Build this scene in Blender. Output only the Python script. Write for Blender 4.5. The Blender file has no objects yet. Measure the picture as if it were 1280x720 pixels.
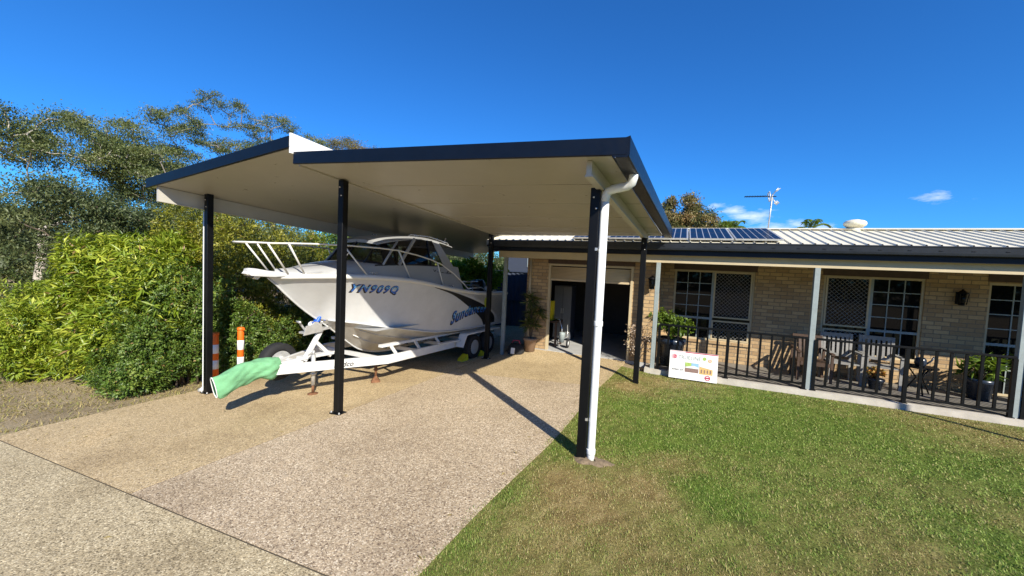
import bpy, math, random
import numpy as np
from mathutils import Vector, Matrix

random.seed(7)
rng = np.random.default_rng(11)
scene = bpy.context.scene
COL = scene.collection
RAD = math.radians

# ------------------------------------------------------------------ helpers
def sstep(a, b, x):
    t = min(1.0, max(0.0, (x - a) / (b - a)))
    return t * t * (3 - 2 * t)

def gz(x, y):
    """terrain height: the drive falls away to the left, the lawn is level"""
    z = -0.065 * max(0.0, -(x + 1.2))
    if x < -9:
        z = -0.507 - 0.065 * 4.0 * (1 - math.exp((x + 9) / 4.0))
    k = sstep(8.2, 9.3, y) * sstep(-4.1, -3.4, x)
    z = z * (1 - k) - 0.02 * k
    z -= 0.08 * sstep(5.0, 8.4, y) * sstep(-1.2, -0.4, x)
    return z

class MB:
    def __init__(s):
        s.v = []; s.f = []; s.sm = []; s.mi = []
        s.cur = 0
    def add(s, vs, fs, smooth=False):
        o = len(s.v); s.v += [tuple(p) for p in vs]
        for f in fs:
            s.f.append([i + o for i in f]); s.sm.append(smooth); s.mi.append(s.cur)
        return s
    def box(s, a, b):
        (x0, y0, z0), (x1, y1, z1) = a, b
        return s.hexa([(x0,y0,z0),(x1,y0,z0),(x1,y1,z0),(x0,y1,z0),(x0,y0,z1),(x1,y0,z1),(x1,y1,z1),(x0,y1,z1)])
    def hexa(s, p):
        return s.add(p, [(0,3,2,1),(4,5,6,7),(0,1,5,4),(1,2,6,5),(2,3,7,6),(3,0,4,7)])
    def bar(s, a, b, w, h, up=(0,0,1), ch=0.0):
        """rectangular bar from a to b, width w (sideways) and height h (along up); ch chamfers the long edges"""
        a = Vector(a); b = Vector(b); d = (b - a).normalized(); up = Vector(up)
        sd = d.cross(up)
        if sd.length < 1e-5: sd = d.cross(Vector((1,0,0)))
        sd.normalize(); u = sd.cross(d).normalized()
        hw, hh = w/2, h/2
        if ch > 0:
            prof = [(-hw,-hh+ch),(-hw+ch,-hh),(hw-ch,-hh),(hw,-hh+ch),(hw,hh-ch),(hw-ch,hh),(-hw+ch,hh),(-hw,hh-ch)]
        else:
            prof = [(-hw,-hh),(hw,-hh),(hw,hh),(-hw,hh)]
        n = len(prof)
        vs = [a + sd*p + u*q for p, q in prof] + [b + sd*p + u*q for p, q in prof]
        fs = [(i, (i+1) % n, (i+1) % n + n, i + n) for i in range(n)]
        fs += [tuple(range(n))[::-1], tuple(range(n, 2*n))]
        return s.add(vs, fs)
    def tube(s, pts, r, n=10, cap=True):
        pts = [Vector(p) for p in pts]; m = len(pts)
        rs = r if isinstance(r, (list, tuple)) else [r]*m
        vs = []; prev = None
        for i, p in enumerate(pts):
            d = (pts[min(i+1, m-1)] - pts[max(i-1, 0)]).normalized()
            if prev is None:
                a = d.cross(Vector((0,0,1)))
                if a.length < 1e-3: a = d.cross(Vector((1,0,0)))
            else:
                a = prev - d * prev.dot(d)
            a.normalize(); prev = a; b = d.cross(a)
            for k in range(n):
                t = 2*math.pi*k/n
                vs.append(p + (a*math.cos(t) + b*math.sin(t))*rs[i])
        fs = [(i*n+k, i*n+(k+1) % n, (i+1)*n+(k+1) % n, (i+1)*n+k) for i in range(m-1) for k in range(n)]
        s.add(vs, fs, True)
        if cap:
            o = len(s.v) - len(vs)
            s.f.append([o+k for k in range(n)][::-1]); s.sm.append(False); s.mi.append(s.cur)
            s.f.append([o+(m-1)*n+k for k in range(n)]); s.sm.append(False); s.mi.append(s.cur)
        return s
    def lathe(s, c, prof, n=20, axis=(0,0,1)):
        """prof: list of (radius, height) about axis through c"""
        ax = Vector(axis).normalized(); a = ax.cross(Vector((0,0,1)))
        if a.length < 1e-3: a = Vector((1,0,0))
        a.normalize(); b = ax.cross(a); c = Vector(c); vs = []
        for r, h in prof:
            for k in range(n):
                t = 2*math.pi*k/n
                vs.append(c + ax*h + (a*math.cos(t)+b*math.sin(t))*r)
        m = len(prof)
        fs = [(i*n+k, i*n+(k+1) % n, (i+1)*n+(k+1) % n, (i+1)*n+k) for i in range(m-1) for k in range(n)]
        s.add(vs, fs, True)
        o = len(s.v) - len(vs)
        for idx, rev in ((0, True), (m-1, False)):
            if prof[idx][0] > 1e-4:
                q = [o+idx*n+k for k in range(n)]
                s.f.append(q[::-1] if rev else q); s.sm.append(False); s.mi.append(s.cur)
        return s
    def sheet(s, P, thick=None, smooth=True):
        """P: grid [i][j] of points"""
        m, n = len(P), len(P[0])
        vs = [p for row in P for p in row]
        fs = [(i*n+j, (i+1)*n+j, (i+1)*n+j+1, i*n+j+1) for i in range(m-1) for j in range(n-1)]
        return s.add(vs, fs, smooth)
    def build(s, name, mat, parent=None):
        me = bpy.data.meshes.new(name)
        me.from_pydata(s.v, [], s.f); me.update()
        me.polygons.foreach_set('use_smooth', s.sm)
        mats = mat if isinstance(mat, (list, tuple)) else [mat]
        for m in mats: me.materials.append(m)
        if len(mats) > 1: me.polygons.foreach_set('material_index', s.mi)
        o = bpy.data.objects.new(name, me); COL.objects.link(o)
        if parent: o.parent = parent
        return o

def tag(o, label=None, cat=None, group=None, kind=None):
    if label: o['label'] = label
    if cat: o['category'] = cat
    if group: o['group'] = group
    if kind: o['kind'] = kind
    return o

def thing(name, label, cat, group=None, loc=(0,0,0)):
    """An Empty parenting the parts of one thing; parts are given in world coordinates (identity parent)."""
    o = bpy.data.objects.new(name, None); COL.objects.link(o)
    o.empty_display_size = 0.2
    o.location = loc
    return tag(o, label, cat, group)

def dup(root, loc, rotz, label, group=None):
    r = root.copy(); COL.objects.link(r); r.location = loc; r.rotation_euler = (0, 0, rotz)
    r['label'] = label
    if group: r['group'] = group
    for ch in list(root.children):
        c = ch.copy(); COL.objects.link(c); c.parent = r
        for g in list(ch.children):
            d = g.copy(); COL.objects.link(d); d.parent = c
    return r

# ------------------------------------------------------------------ materials
def newmat(name):
    m = bpy.data.materials.new(name); m.use_nodes = True
    nt = m.node_tree; b = nt.nodes['Principled BSDF']
    return m, nt, b

def N(nt, t, **kw):
    n = nt.nodes.new(t)
    for k, v in kw.items(): setattr(n, k, v)
    return n

def ramp(nt, fac, stops):
    r = N(nt, 'ShaderNodeValToRGB')
    cr = r.color_ramp
    while len(cr.elements) < len(stops): cr.elements.new(0.5)
    for e, (p, c) in zip(cr.elements, stops):
        e.position = p; e.color = (*c, 1)
    nt.links.new(fac, r.inputs[0])
    return r.outputs[0]

def noise(nt, scale, detail=4, rough=.6, coord='Object', dist=0):
    tc = N(nt, 'ShaderNodeTexCoord'); n = N(nt, 'ShaderNodeTexNoise')
    n.inputs['Scale'].default_value = scale; n.inputs['Detail'].default_value = detail
    n.inputs['Roughness'].default_value = rough; n.inputs['Distortion'].default_value = dist
    nt.links.new(tc.outputs[coord], n.inputs['Vector'])
    return n.outputs['Fac']

def bump(nt, b, h, strength, dist):
    bp = N(nt, 'ShaderNodeBump'); bp.inputs['Strength'].default_value = strength; bp.inputs['Distance'].default_value = dist
    nt.links.new(h, bp.inputs['Height']); nt.links.new(bp.outputs[0], b.inputs['Normal'])

def plain(name, col, rough=.5, metal=0.0, var=.12, scale=6, bstr=0.0, bscale=60, spec=.5, coat=0.0):
    """painted / moulded surface with faint dirt variation"""
    m, nt, b = newmat(name)
    c0 = tuple(max(0, c*(1-var)) for c in col); c1 = tuple(min(1, c*(1+var*.6)) for c in col)
    nt.links.new(ramp(nt, noise(nt, scale, 6, .65), [(.3, c0), (.7, c1)]), b.inputs['Base Color'])
    rr = N(nt, 'ShaderNodeMapRange'); rr.inputs['To Min'].default_value = max(0, rough-.08); rr.inputs['To Max'].default_value = min(1, rough+.1)
    nt.links.new(noise(nt, scale*3, 4), rr.inputs['Value']); nt.links.new(rr.outputs[0], b.inputs['Roughness'])
    b.inputs['Metallic'].default_value = metal
    b.inputs['Specular IOR Level'].default_value = spec
    b.inputs['Coat Weight'].default_value = coat
    if bstr: bump(nt, b, noise(nt, bscale, 4), bstr, .004)
    return m

def leafmat(name, stops, rough=.45, trans=.35, tcol=None):
    m, nt, b = newmat(name)
    at = N(nt, 'ShaderNodeAttribute'); at.attribute_name = 'rnd'
    col = ramp(nt, at.outputs['Fac'], stops)
    nt.links.new(col, b.inputs['Base Color']); b.inputs['Roughness'].default_value = rough
    b.inputs['Specular IOR Level'].default_value = .5
    tr = N(nt, 'ShaderNodeBsdfTranslucent'); mx = N(nt, 'ShaderNodeMixShader'); mx.inputs[0].default_value = trans
    g = N(nt, 'ShaderNodeHueSaturation'); g.inputs['Hue'].default_value = .485; g.inputs['Saturation'].default_value = 1.1; g.inputs['Value'].default_value = 1.3
    nt.links.new(col, g.inputs['Color']); nt.links.new(g.outputs[0], tr.inputs['Color'])
    nt.links.new(b.outputs[0], mx.inputs[1]); nt.links.new(tr.outputs[0], mx.inputs[2])
    nt.links.new(mx.outputs[0], nt.nodes['Material Output'].inputs['Surface'])
    return m

M = {}
M['navy'] = plain('navy_steel', (.0035, .006, .013), .36, var=.2, spec=.3)
M['black'] = plain('black_steel', (.004, .0045, .0055), .40, var=.25, spec=.25)
M['blackrub'] = plain('black_rubber', (.016, .016, .017), .8, var=.3, scale=20)
M['ceil'] = plain('cream_roof_panel', (.44, .41, .34), .30, var=.06, scale=1.3, spec=.5)
M['white'] = plain('white_paint', (.80, .80, .77), .42, var=.06, scale=5)
M['beam'] = plain('off_white_beam', (.50, .48, .42), .42, var=.06, scale=5)
M['pipe'] = plain('white_pvc_pipe', (.80, .82, .80), .35, var=.05, scale=9)
M['cream'] = plain('cream_trim', (.52, .43, .27), .55, var=.1, scale=3)
M['creamdoor'] = plain('cream_door', (.55, .44, .28), .5, var=.08, scale=2)
M['postgrey'] = plain('grey_painted_timber', (.28, .325, .325), .55, var=.14, scale=8, bstr=.2)
M['gutgrey'] = plain('dark_grey_gutter', (.022, .027, .037), .4, var=.2, spec=.35)
M['slab'] = plain('concrete', (.52, .48, .41), .85, var=.2, scale=4, bstr=.5, bscale=90)
M['tile'] = plain('verandah_floor', (.20, .185, .16), .6, var=.2, scale=3)
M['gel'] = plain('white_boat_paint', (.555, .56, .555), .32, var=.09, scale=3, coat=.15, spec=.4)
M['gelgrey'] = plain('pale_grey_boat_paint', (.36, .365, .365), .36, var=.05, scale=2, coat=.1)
M['bottom'] = plain('bare_aluminium_bottom', (.56, .54, .49), .42, metal=.3, var=.18, scale=5)
M['alu'] = plain('galvanised_steel', (.62, .62, .60), .42, metal=.55, var=.15, scale=14)
M['trailer'] = plain('trailer_paint', (.74, .74, .72), .42, metal=.1, var=.1, scale=9)
M['chrome'] = plain('polished_tube', (.75, .75, .74), .25, metal=.7, var=.05, scale=8)
M['railwhite'] = plain('white_coated_tube', (.66, .65, .61), .35, var=.05, scale=8)
M['rust'] = plain('rusty_steel', (.20, .09, .04), .85, var=.5, scale=25, bstr=.4)
M['tarp'] = plain('green_canvas', (.17, .42, .21), .85, var=.2, scale=7, bstr=.5, bscale=40)
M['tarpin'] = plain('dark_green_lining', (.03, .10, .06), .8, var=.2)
M['orange'] = plain('orange_plastic', (.85, .16, .01), .5, var=.1)
M['refl'] = plain('white_reflective_band', (.82, .82, .80), .35, var=.05)
M['yellow'] = plain('yellow_plastic', (.75, .60, .02), .5, var=.1)
M['jointdark'] = plain('joint_filler', (.085, .068, .045), .9, var=.3)
M['soil'] = plain('bare_soil', (.21, .155, .095), .95, var=.5, scale=30, bstr=.8, bscale=50)
M['timbergrey'] = plain('weathered_white_timber', (.25, .245, .23), .7, var=.25, scale=18, bstr=.3)
M['darktimber'] = plain('dark_stained_timber', (.07, .04, .025), .6, var=.3, scale=12)
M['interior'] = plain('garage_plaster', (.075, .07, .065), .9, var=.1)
M['intfloor'] = plain('garage_floor', (.42, .42, .41), .7, var=.15, scale=4)
M['bluefence'] = plain('blue_steel_fence', (.045, .06, .10), .5, var=.1)
M['pot'] = plain('terracotta_pot', (.30, .20, .13), .8, var=.2)
M['darkpot'] = plain('dark_blue_glazed_pot', (.02, .03, .05), .25, var=.2)
M['text_blue'] = plain('blue_vinyl', (.02, .13, .50), .35, var=.1)
M['text_light'] = plain('light_blue_vinyl', (.16, .50, .75), .35, var=.1)
M['text_black'] = plain('black_vinyl', (.008, .008, .012), .4, var=.1)
M['sign'] = plain('white_sign_board', (.80, .80, .79), .45, var=.03)
M['red'] = plain('red_print', (.42, .03, .07), .5, var=.05)
M['palered'] = plain('pale_red_print', (.75, .45, .48), .5, var=.05)
M['greyprint'] = plain('grey_print', (.28, .33, .30), .5, var=.05)
M['palegrey'] = plain('pale_grey_print', (.70, .73, .72), .5, var=.03)
M['skyprint'] = plain('blue_print', (.25, .45, .75), .5, var=.1)
M['greenprint'] = plain('green_print', (.35, .50, .12), .5, var=.25, scale=40)
M['brownprint'] = plain('brown_print', (.25, .16, .13), .5, var=.4, scale=60)
M['tanprint'] = plain('tan_print', (.62, .42, .16), .5, var=.25, scale=50)
M['bluestrap'] = plain('blue_strap', (.02, .12, .62), .5, var=.1)
M['cabgrey'] = plain('grey_cabinet', (.16, .16, .155), .5, var=.1)
M['shedgrey'] = plain('blue_grey_cladding', (.05, .06, .085), .6, var=.1)
M['bark'] = plain('pale_gum_bark', (.27, .235, .19), .85, var=.35, scale=3, bstr=.5, bscale=12)
M['barkpale'] = plain('white_gum_bark', (.46, .41, .34), .85, var=.35, scale=3, bstr=.5, bscale=12)
M['barkdark'] = plain('dark_bark', (.12, .09, .065), .9, var=.35, scale=6, bstr=.5, bscale=20)
M['lime'] = plain('lime_yellow_vinyl', (.40, .48, .04), .45, var=.2, scale=30)
M['fishdark'] = plain('charcoal_vinyl', (.012, .013, .016), .38, var=.2)

def glassmat(name, tint=(.006, .007, .008), rough=.03):
    m, nt, b = newmat(name)
    nt.links.new(ramp(nt, noise(nt, .8, 2), [(.2, tuple(c*.7 for c in tint)), (.8, tint)]), b.inputs['Base Color'])
    b.inputs['Roughness'].default_value = rough; b.inputs['Specular IOR Level'].default_value = .22
    return m
M['glass'] = glassmat('dark_window_glass')
def clearglass(name):
    m, nt, b = newmat(name)
    gl = N(nt, 'ShaderNodeBsdfGlossy'); gl.inputs['Roughness'].default_value = .02
    tr = N(nt, 'ShaderNodeBsdfTransparent'); tr.inputs['Color'].default_value = (.26, .26, .33, 1)
    fr = N(nt, 'ShaderNodeFresnel'); fr.inputs['IOR'].default_value = 1.45
    mx = N(nt, 'ShaderNodeMixShader')
    nt.links.new(fr.outputs[0], mx.inputs[0]); nt.links.new(tr.outputs[0], mx.inputs[1]); nt.links.new(gl.outputs[0], mx.inputs[2])
    nt.links.new(mx.outputs[0], nt.nodes['Material Output'].inputs['Surface'])
    return m
M['tint'] = clearglass('tinted_boat_glass')

def brickmat():
    m, nt, b = newmat('tan_brick')
    tc = N(nt, 'ShaderNodeTexCoord'); sp = N(nt, 'ShaderNodeSeparateXYZ'); ad = N(nt, 'ShaderNodeMath'); cb = N(nt, 'ShaderNodeCombineXYZ')
    nt.links.new(tc.outputs['Object'], sp.inputs[0]); nt.links.new(sp.outputs[0], ad.inputs[0]); nt.links.new(sp.outputs[1], ad.inputs[1])
    nt.links.new(ad.outputs[0], cb.inputs[0]); nt.links.new(sp.outputs[2], cb.inputs[1])
    br = N(nt, 'ShaderNodeTexBrick'); br.inputs['Scale'].default_value = 1
    br.inputs['Brick Width'].default_value = .24; br.inputs['Row Height'].default_value = .086
    br.inputs['Mortar Size'].default_value = .009; br.inputs['Mortar Smooth'].default_value = .3; br.inputs['Bias'].default_value = 0
    br.inputs['Color1'].default_value = (.56, .40, .215, 1); br.inputs['Color2'].default_value = (.36, .24, .125, 1); br.inputs['Mortar'].default_value = (.24, .19, .13, 1)
    nt.links.new(cb.outputs[0], br.inputs['Vector'])
    mx = N(nt, 'ShaderNodeMix', data_type='RGBA', blend_type='MULTIPLY'); mx.inputs['Factor'].default_value = .6
    nt.links.new(br.outputs['Color'], mx.inputs['A'])
    nt.links.new(ramp(nt, noise(nt, 22, 6, .7), [(.25, (.62, .6, .58)), (.7, (1.05, 1.02, 1))]), mx.inputs['B'])
    nt.links.new(mx.outputs['Result'], b.inputs['Base Color']); b.inputs['Roughness'].default_value = .9
    inv = N(nt, 'ShaderNodeMath', operation='SUBTRACT'); inv.inputs[0].default_value = 1
    nt.links.new(br.outputs['Fac'], inv.inputs[1]); bump(nt, b, inv.outputs[0], .6, .008)
    return m
M['brick'] = brickmat()

def aggregate(name, dark, mid, light, big):
    """exposed aggregate concrete: pebbles as voronoi cells of mixed tone, large stains over it"""
    m, nt, b = newmat(name)
    tc = N(nt, 'ShaderNodeTexCoord')
    vo = N(nt, 'ShaderNodeTexVoronoi'); vo.inputs['Scale'].default_value = 100; vo.inputs['Randomness'].default_value = 1
    nt.links.new(tc.outputs['Object'], vo.inputs['Vector'])
    sp = N(nt, 'ShaderNodeSeparateColor'); nt.links.new(vo.outputs['Color'], sp.inputs[0])
    peb = ramp(nt, sp.outputs[0], [(0, dark), (.35, mid), (.75, mid), (1, light)])
    v2 = N(nt, 'ShaderNodeTexVoronoi'); v2.inputs['Scale'].default_value = 52
    nt.links.new(tc.outputs['Object'], v2.inputs['Vector'])
    s2 = N(nt, 'ShaderNodeSeparateColor'); nt.links.new(v2.outputs['Color'], s2.inputs[0])
    m0 = N(nt, 'ShaderNodeMix', data_type='RGBA', blend_type='MULTIPLY'); m0.inputs['Factor'].default_value = .45
    nt.links.new(peb, m0.inputs['A']); nt.links.new(ramp(nt, s2.outputs[1], [(0, (.55, .52, .5)), (.5, (.95, .95, .95)), (1, (1.25, 1.22, 1.18))]), m0.inputs['B'])
    st = ramp(nt, noise(nt, big, 5, .6, dist=.4), [(.28, (.70, .67, .63)), (.5, (.95, .94, .92)), (.62, (1, 1, 1)), (.8, (1.10, 1.06, 1.0))])
    s3 = ramp(nt, noise(nt, big*7, 6, .7, dist=1.2), [(.25, (.80, .78, .75)), (.5, (1, 1, 1)), (.75, (1.06, 1.05, 1.03))])
    mz = N(nt, 'ShaderNodeMix', data_type='RGBA', blend_type='MULTIPLY'); mz.inputs['Factor'].default_value = .8
    nt.links.new(st, mz.inputs['A']); nt.links.new(s3, mz.inputs['B']); st = mz.outputs['Result']
    m1 = N(nt, 'ShaderNodeMix', data_type='RGBA', blend_type='MULTIPLY'); m1.inputs['Factor'].default_value = .9
    nt.links.new(m0.outputs['Result'], m1.inputs['A']); nt.links.new(st, m1.inputs['B'])
    nt.links.new(m1.outputs['Result'], b.inputs['Base Color']); b.inputs['Roughness'].default_value = .8
    inv = N(nt, 'ShaderNodeMath', operation='SUBTRACT'); inv.inputs[0].default_value = 1
    nt.links.new(vo.outputs['Distance'], inv.inputs[1]); bump(nt, b, inv.outputs[0], .55, .006)
    return m
M['agg_tan'] = aggregate('tan_aggregate', (.24, .17, .095), (.54, .415, .23), (.77, .63, .41), .7)
M['agg_grey'] = aggregate('grey_aggregate', (.16, .11, .07), (.54, .425, .28), (.90, .78, .58), .6)
M['agg_front'] = aggregate('worn_aggregate', (.15, .115, .06), (.51, .42, .255), (.84, .73, .49), .8)

def lawnmat(name, blades):
    m, nt, b = newmat(name)
    at = N(nt, 'ShaderNodeAttribute'); at.attribute_name = 'dry'
    rn = N(nt, 'ShaderNodeAttribute'); rn.attribute_name = 'rnd'
    green = ramp(nt, rn.outputs['Fac'], [(0, (.095, .165, .025)), (.5, (.18, .29, .042)), (1, (.33, .43, .095))])
    dry = ramp(nt, rn.outputs['Fac'], [(0, (.23, .17, .065)), (.5, (.42, .33, .14)), (1, (.60, .50, .25))])
    mx = N(nt, 'ShaderNodeMix', data_type='RGBA')
    nt.links.new(at.outputs['Fac'], mx.inputs['Factor']); nt.links.new(green, mx.inputs['A']); nt.links.new(dry, mx.inputs['B'])
    out = mx.outputs['Result']
    if not blades:
        m2 = N(nt, 'ShaderNodeMix', data_type='RGBA', blend_type='MULTIPLY'); m2.inputs['Factor'].default_value = 1
        nt.links.new(out, m2.inputs['A']); nt.links.new(ramp(nt, noise(nt, 40, 8, .8), [(.3, (.35, .3, .25)), (.7, (1.0, .95, .85))]), m2.inputs['B'])
        out = m2.outputs['Result']; bump(nt, b, noise(nt, 60, 6, .8), .8, .03)
    nt.links.new(out, b.inputs['Base Color']); b.inputs['Roughness'].default_value = .6
    b.inputs['Specular IOR Level'].default_value = .25
    if blades:
        tr = N(nt, 'ShaderNodeBsdfTranslucent'); mxs = N(nt, 'ShaderNodeMixShader'); mxs.inputs[0].default_value = .35
        nt.links.new(out, tr.inputs['Color']); nt.links.new(b.outputs[0], mxs.inputs[1]); nt.links.new(tr.outputs[0], mxs.inputs[2])
        nt.links.new(mxs.outputs[0], nt.nodes['Material Output'].inputs['Surface'])
    return m
M['lawn'] = lawnmat('lawn_soil', False); M['blade'] = lawnmat('grass_blade', True)

def groundmat():
    m, nt, b = newmat('dry_ground')
    c = ramp(nt, noise(nt, .9, 8, .7), [(.25, (.20, .155, .085)), (.5, (.38, .30, .18)), (.75, (.50, .41, .26))])
    mx = N(nt, 'ShaderNodeMix', data_type='RGBA', blend_type='MULTIPLY'); mx.inputs['Factor'].default_value = .8
    nt.links.new(c, mx.inputs['A']); nt.links.new(ramp(nt, noise(nt, 45, 8, .8), [(.3, (.45, .42, .4)), (.65, (1.1, 1.08, 1.05))]), mx.inputs['B'])
    nt.links.new(mx.outputs['Result'], b.inputs['Base Color']); b.inputs['Roughness'].default_value = .95
    bump(nt, b, noise(nt, 30, 8, .75), .8, .04)
    return m
M['ground'] = groundmat()

def solarmat():
    m, nt, b = newmat('solar_cells')
    nt.links.new(ramp(nt, noise(nt, 3, 2), [(.3, (.004, .005, .012)), (.7, (.006, .008, .019))]), b.inputs['Base Color'])
    b.inputs['Roughness'].default_value = .3; b.inputs['Specular IOR Level'].default_value = .10
    return m
M['solar'] = solarmat()
M['roofcream'] = plain('cream_roof_steel', (.74, .69, .53), .45, var=.08, scale=3)

# ------------------------------------------------------------------ camera (solved from the photograph)
R_ = np.array
def camera():
    p, r, yaw = RAD(2.9167), RAD(2.6502), RAD(23.635)
    fwd = Vector((-math.sin(yaw)*math.cos(p), math.cos(yaw)*math.cos(p), -math.sin(p)))
    right = Vector((math.cos(yaw), math.sin(yaw), 0)); up = right.cross(fwd)
    r2 = right*math.cos(r) + up*math.sin(r); u2 = -right*math.sin(r) + up*math.cos(r)
    cd = bpy.data.cameras.new('camera'); cam = bpy.data.objects.new('camera', cd); COL.objects.link(cam)
    m = Matrix.Identity(4)
    for i in range(3):
        m[i][0] = r2[i]; m[i][1] = u2[i]; m[i][2] = -fwd[i]
    m[0][3], m[1][3], m[2][3] = 0, 0, 2.05
    cam.matrix_world = m
    cd.sensor_width = 36; cd.lens = 481.138/1280*36; cd.clip_start = .05; cd.clip_end = 3000
    scene.camera = cam
camera()

# ------------------------------------------------------------------ light
SUN = Vector((3.62, -3.32, 3.35)).normalized()      # towards the sun
def light():
    sd = bpy.data.lights.new('sun', 'SUN'); s = bpy.data.objects.new('sun', sd); COL.objects.link(s)
    s.rotation_euler = SUN.to_track_quat('Z', 'Y').to_euler(); s.location = SUN*30
    sd.energy = 5.0; sd.angle = RAD(.53); sd.color = (1, .93, .80)
    w = bpy.data.worlds.new('World'); scene.world = w; w.use_nodes = True
    nt = w.node_tree; bg = nt.nodes['Background']
    sky = N(nt, 'ShaderNodeTexSky'); sky.sky_type = 'NISHITA'; sky.sun_disc = False
    sky.sun_elevation = math.asin(SUN.z); sky.sun_rotation = math.atan2(SUN.x, SUN.y)
    sky.air_density = 1.0; sky.dust_density = 0.0; sky.ozone_density = 4.0; sky.altitude = 0
    hs = N(nt, 'ShaderNodeMix', data_type='RGBA', blend_type='MULTIPLY'); hs.inputs['Factor'].default_value = 1
    hs.inputs['B'].default_value = (.205, .70, 1.25, 1)            # the deep clear winter blue of the place
    nt.links.new(sky.outputs[0], hs.inputs['A'])
    # a few small clouds low in the sky
    tc = N(nt, 'ShaderNodeTexCoord')
    mp = N(nt, 'ShaderNodeMapping'); mp.inputs['Scale'].default_value = (1, 1, 3.2)
    nt.links.new(tc.outputs['Generated'], mp.inputs['Vector'])
    nz = N(nt, 'ShaderNodeTexNoise'); nz.inputs['Scale'].default_value = 16; nz.inputs['Detail'].default_value = 7; nz.inputs['Roughness'].default_value = .62
    nt.links.new(mp.outputs[0], nz.inputs['Vector'])
    masks = []
    for c, rad in CLOUDS:
        sub = N(nt, 'ShaderNodeVectorMath', operation='SUBTRACT'); sub.inputs[1].default_value = c
        nt.links.new(tc.outputs['Generated'], sub.inputs[0])
        sc = N(nt, 'ShaderNodeVectorMath', operation='MULTIPLY'); sc.inputs[1].default_value = (1/rad, 1/rad, 3.0/rad)
        nt.links.new(sub.outputs[0], sc.inputs[0])
        ln = N(nt, 'ShaderNodeVectorMath', operation='LENGTH'); nt.links.new(sc.outputs[0], ln.inputs[0])
        mr = N(nt, 'ShaderNodeMapRange'); mr.inputs['From Min'].default_value = 1; mr.inputs['From Max'].default_value = 0
        nt.links.new(ln.outputs['Value'], mr.inputs['Value']); masks.append(mr.outputs[0])
    acc = masks[0]
    for k in masks[1:]:
        mxm = N(nt, 'ShaderNodeMath', operation='MAXIMUM'); nt.links.new(acc, mxm.inputs[0]); nt.links.new(k, mxm.inputs[1]); acc = mxm.outputs[0]
    th = N(nt, 'ShaderNodeMath', operation='MULTIPLY'); th.inputs[1].default_value = .42; nt.links.new(acc, th.inputs[0])
    sm = N(nt, 'ShaderNodeMath', operation='ADD'); nt.links.new(nz.outputs['Fac'], sm.inputs[0]); nt.links.new(th.outputs[0], sm.inputs[1])
    mr = N(nt, 'ShaderNodeMapRange'); mr.inputs['From Min'].default_value = .66; mr.inputs['From Max'].default_value = 1.15
    nt.links.new(sm.outputs[0], mr.inputs['Value'])
    gate = N(nt, 'ShaderNodeMath', operation='MULTIPLY'); nt.links.new(mr.outputs[0], gate.inputs[0])
    g2 = N(nt, 'ShaderNodeMapRange'); g2.inputs['From Max'].default_value = .25; nt.links.new(acc, g2.inputs['Value']); nt.links.new(g2.outputs[0], gate.inputs[1])
    mx = N(nt, 'ShaderNodeMix', data_type='RGBA'); mx.inputs['B'].default_value = (8.5, 9.0, 10.0, 1)
    nt.links.new(gate.outputs[0], mx.inputs['Factor']); nt.links.new(hs.outputs['Result'], mx.inputs['A'])
    nt.links.new(mx.outputs['Result'], bg.inputs['Color'])
    bg.inputs['Strength'].default_value = .09
def dirv(x, y, z): return tuple(Vector((x, y, z)).normalized())
CLOUDS = [(dirv(.136, .98, .135), .085), (dirv(.175, .98, .112), .075), (dirv(.215, .97, .118), .06), (dirv(.10, .99, .150), .05), (dirv(.06, .99, .165), .045), (dirv(.25, .965, .112), .05), (dirv(.40, .91, .158), .05)]
light()
scene.view_settings.view_transform = 'Standard'; scene.view_settings.look = 'None'
scene.view_settings.exposure = 0.65; scene.view_settings.gamma = 1
scene.render.engine = 'CYCLES'
scene.cycles.max_bounces = 8; scene.cycles.diffuse_bounces = 2; scene.cycles.transparent_max_bounces = 12
scene.cycles.use_denoising = True

# ------------------------------------------------------------------ ground, drive, lawn
def drive_right(y):
    return -1.50 + .065*max(0, y-1.6) - .012*max(0, y-4.3)*1.6 + .02*math.sin(y*1.7)
def drive_left(y): return -8.02 + .03*(y-2)
def joint_x(y): return -4.60 + .042*(y-1.8)

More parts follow.
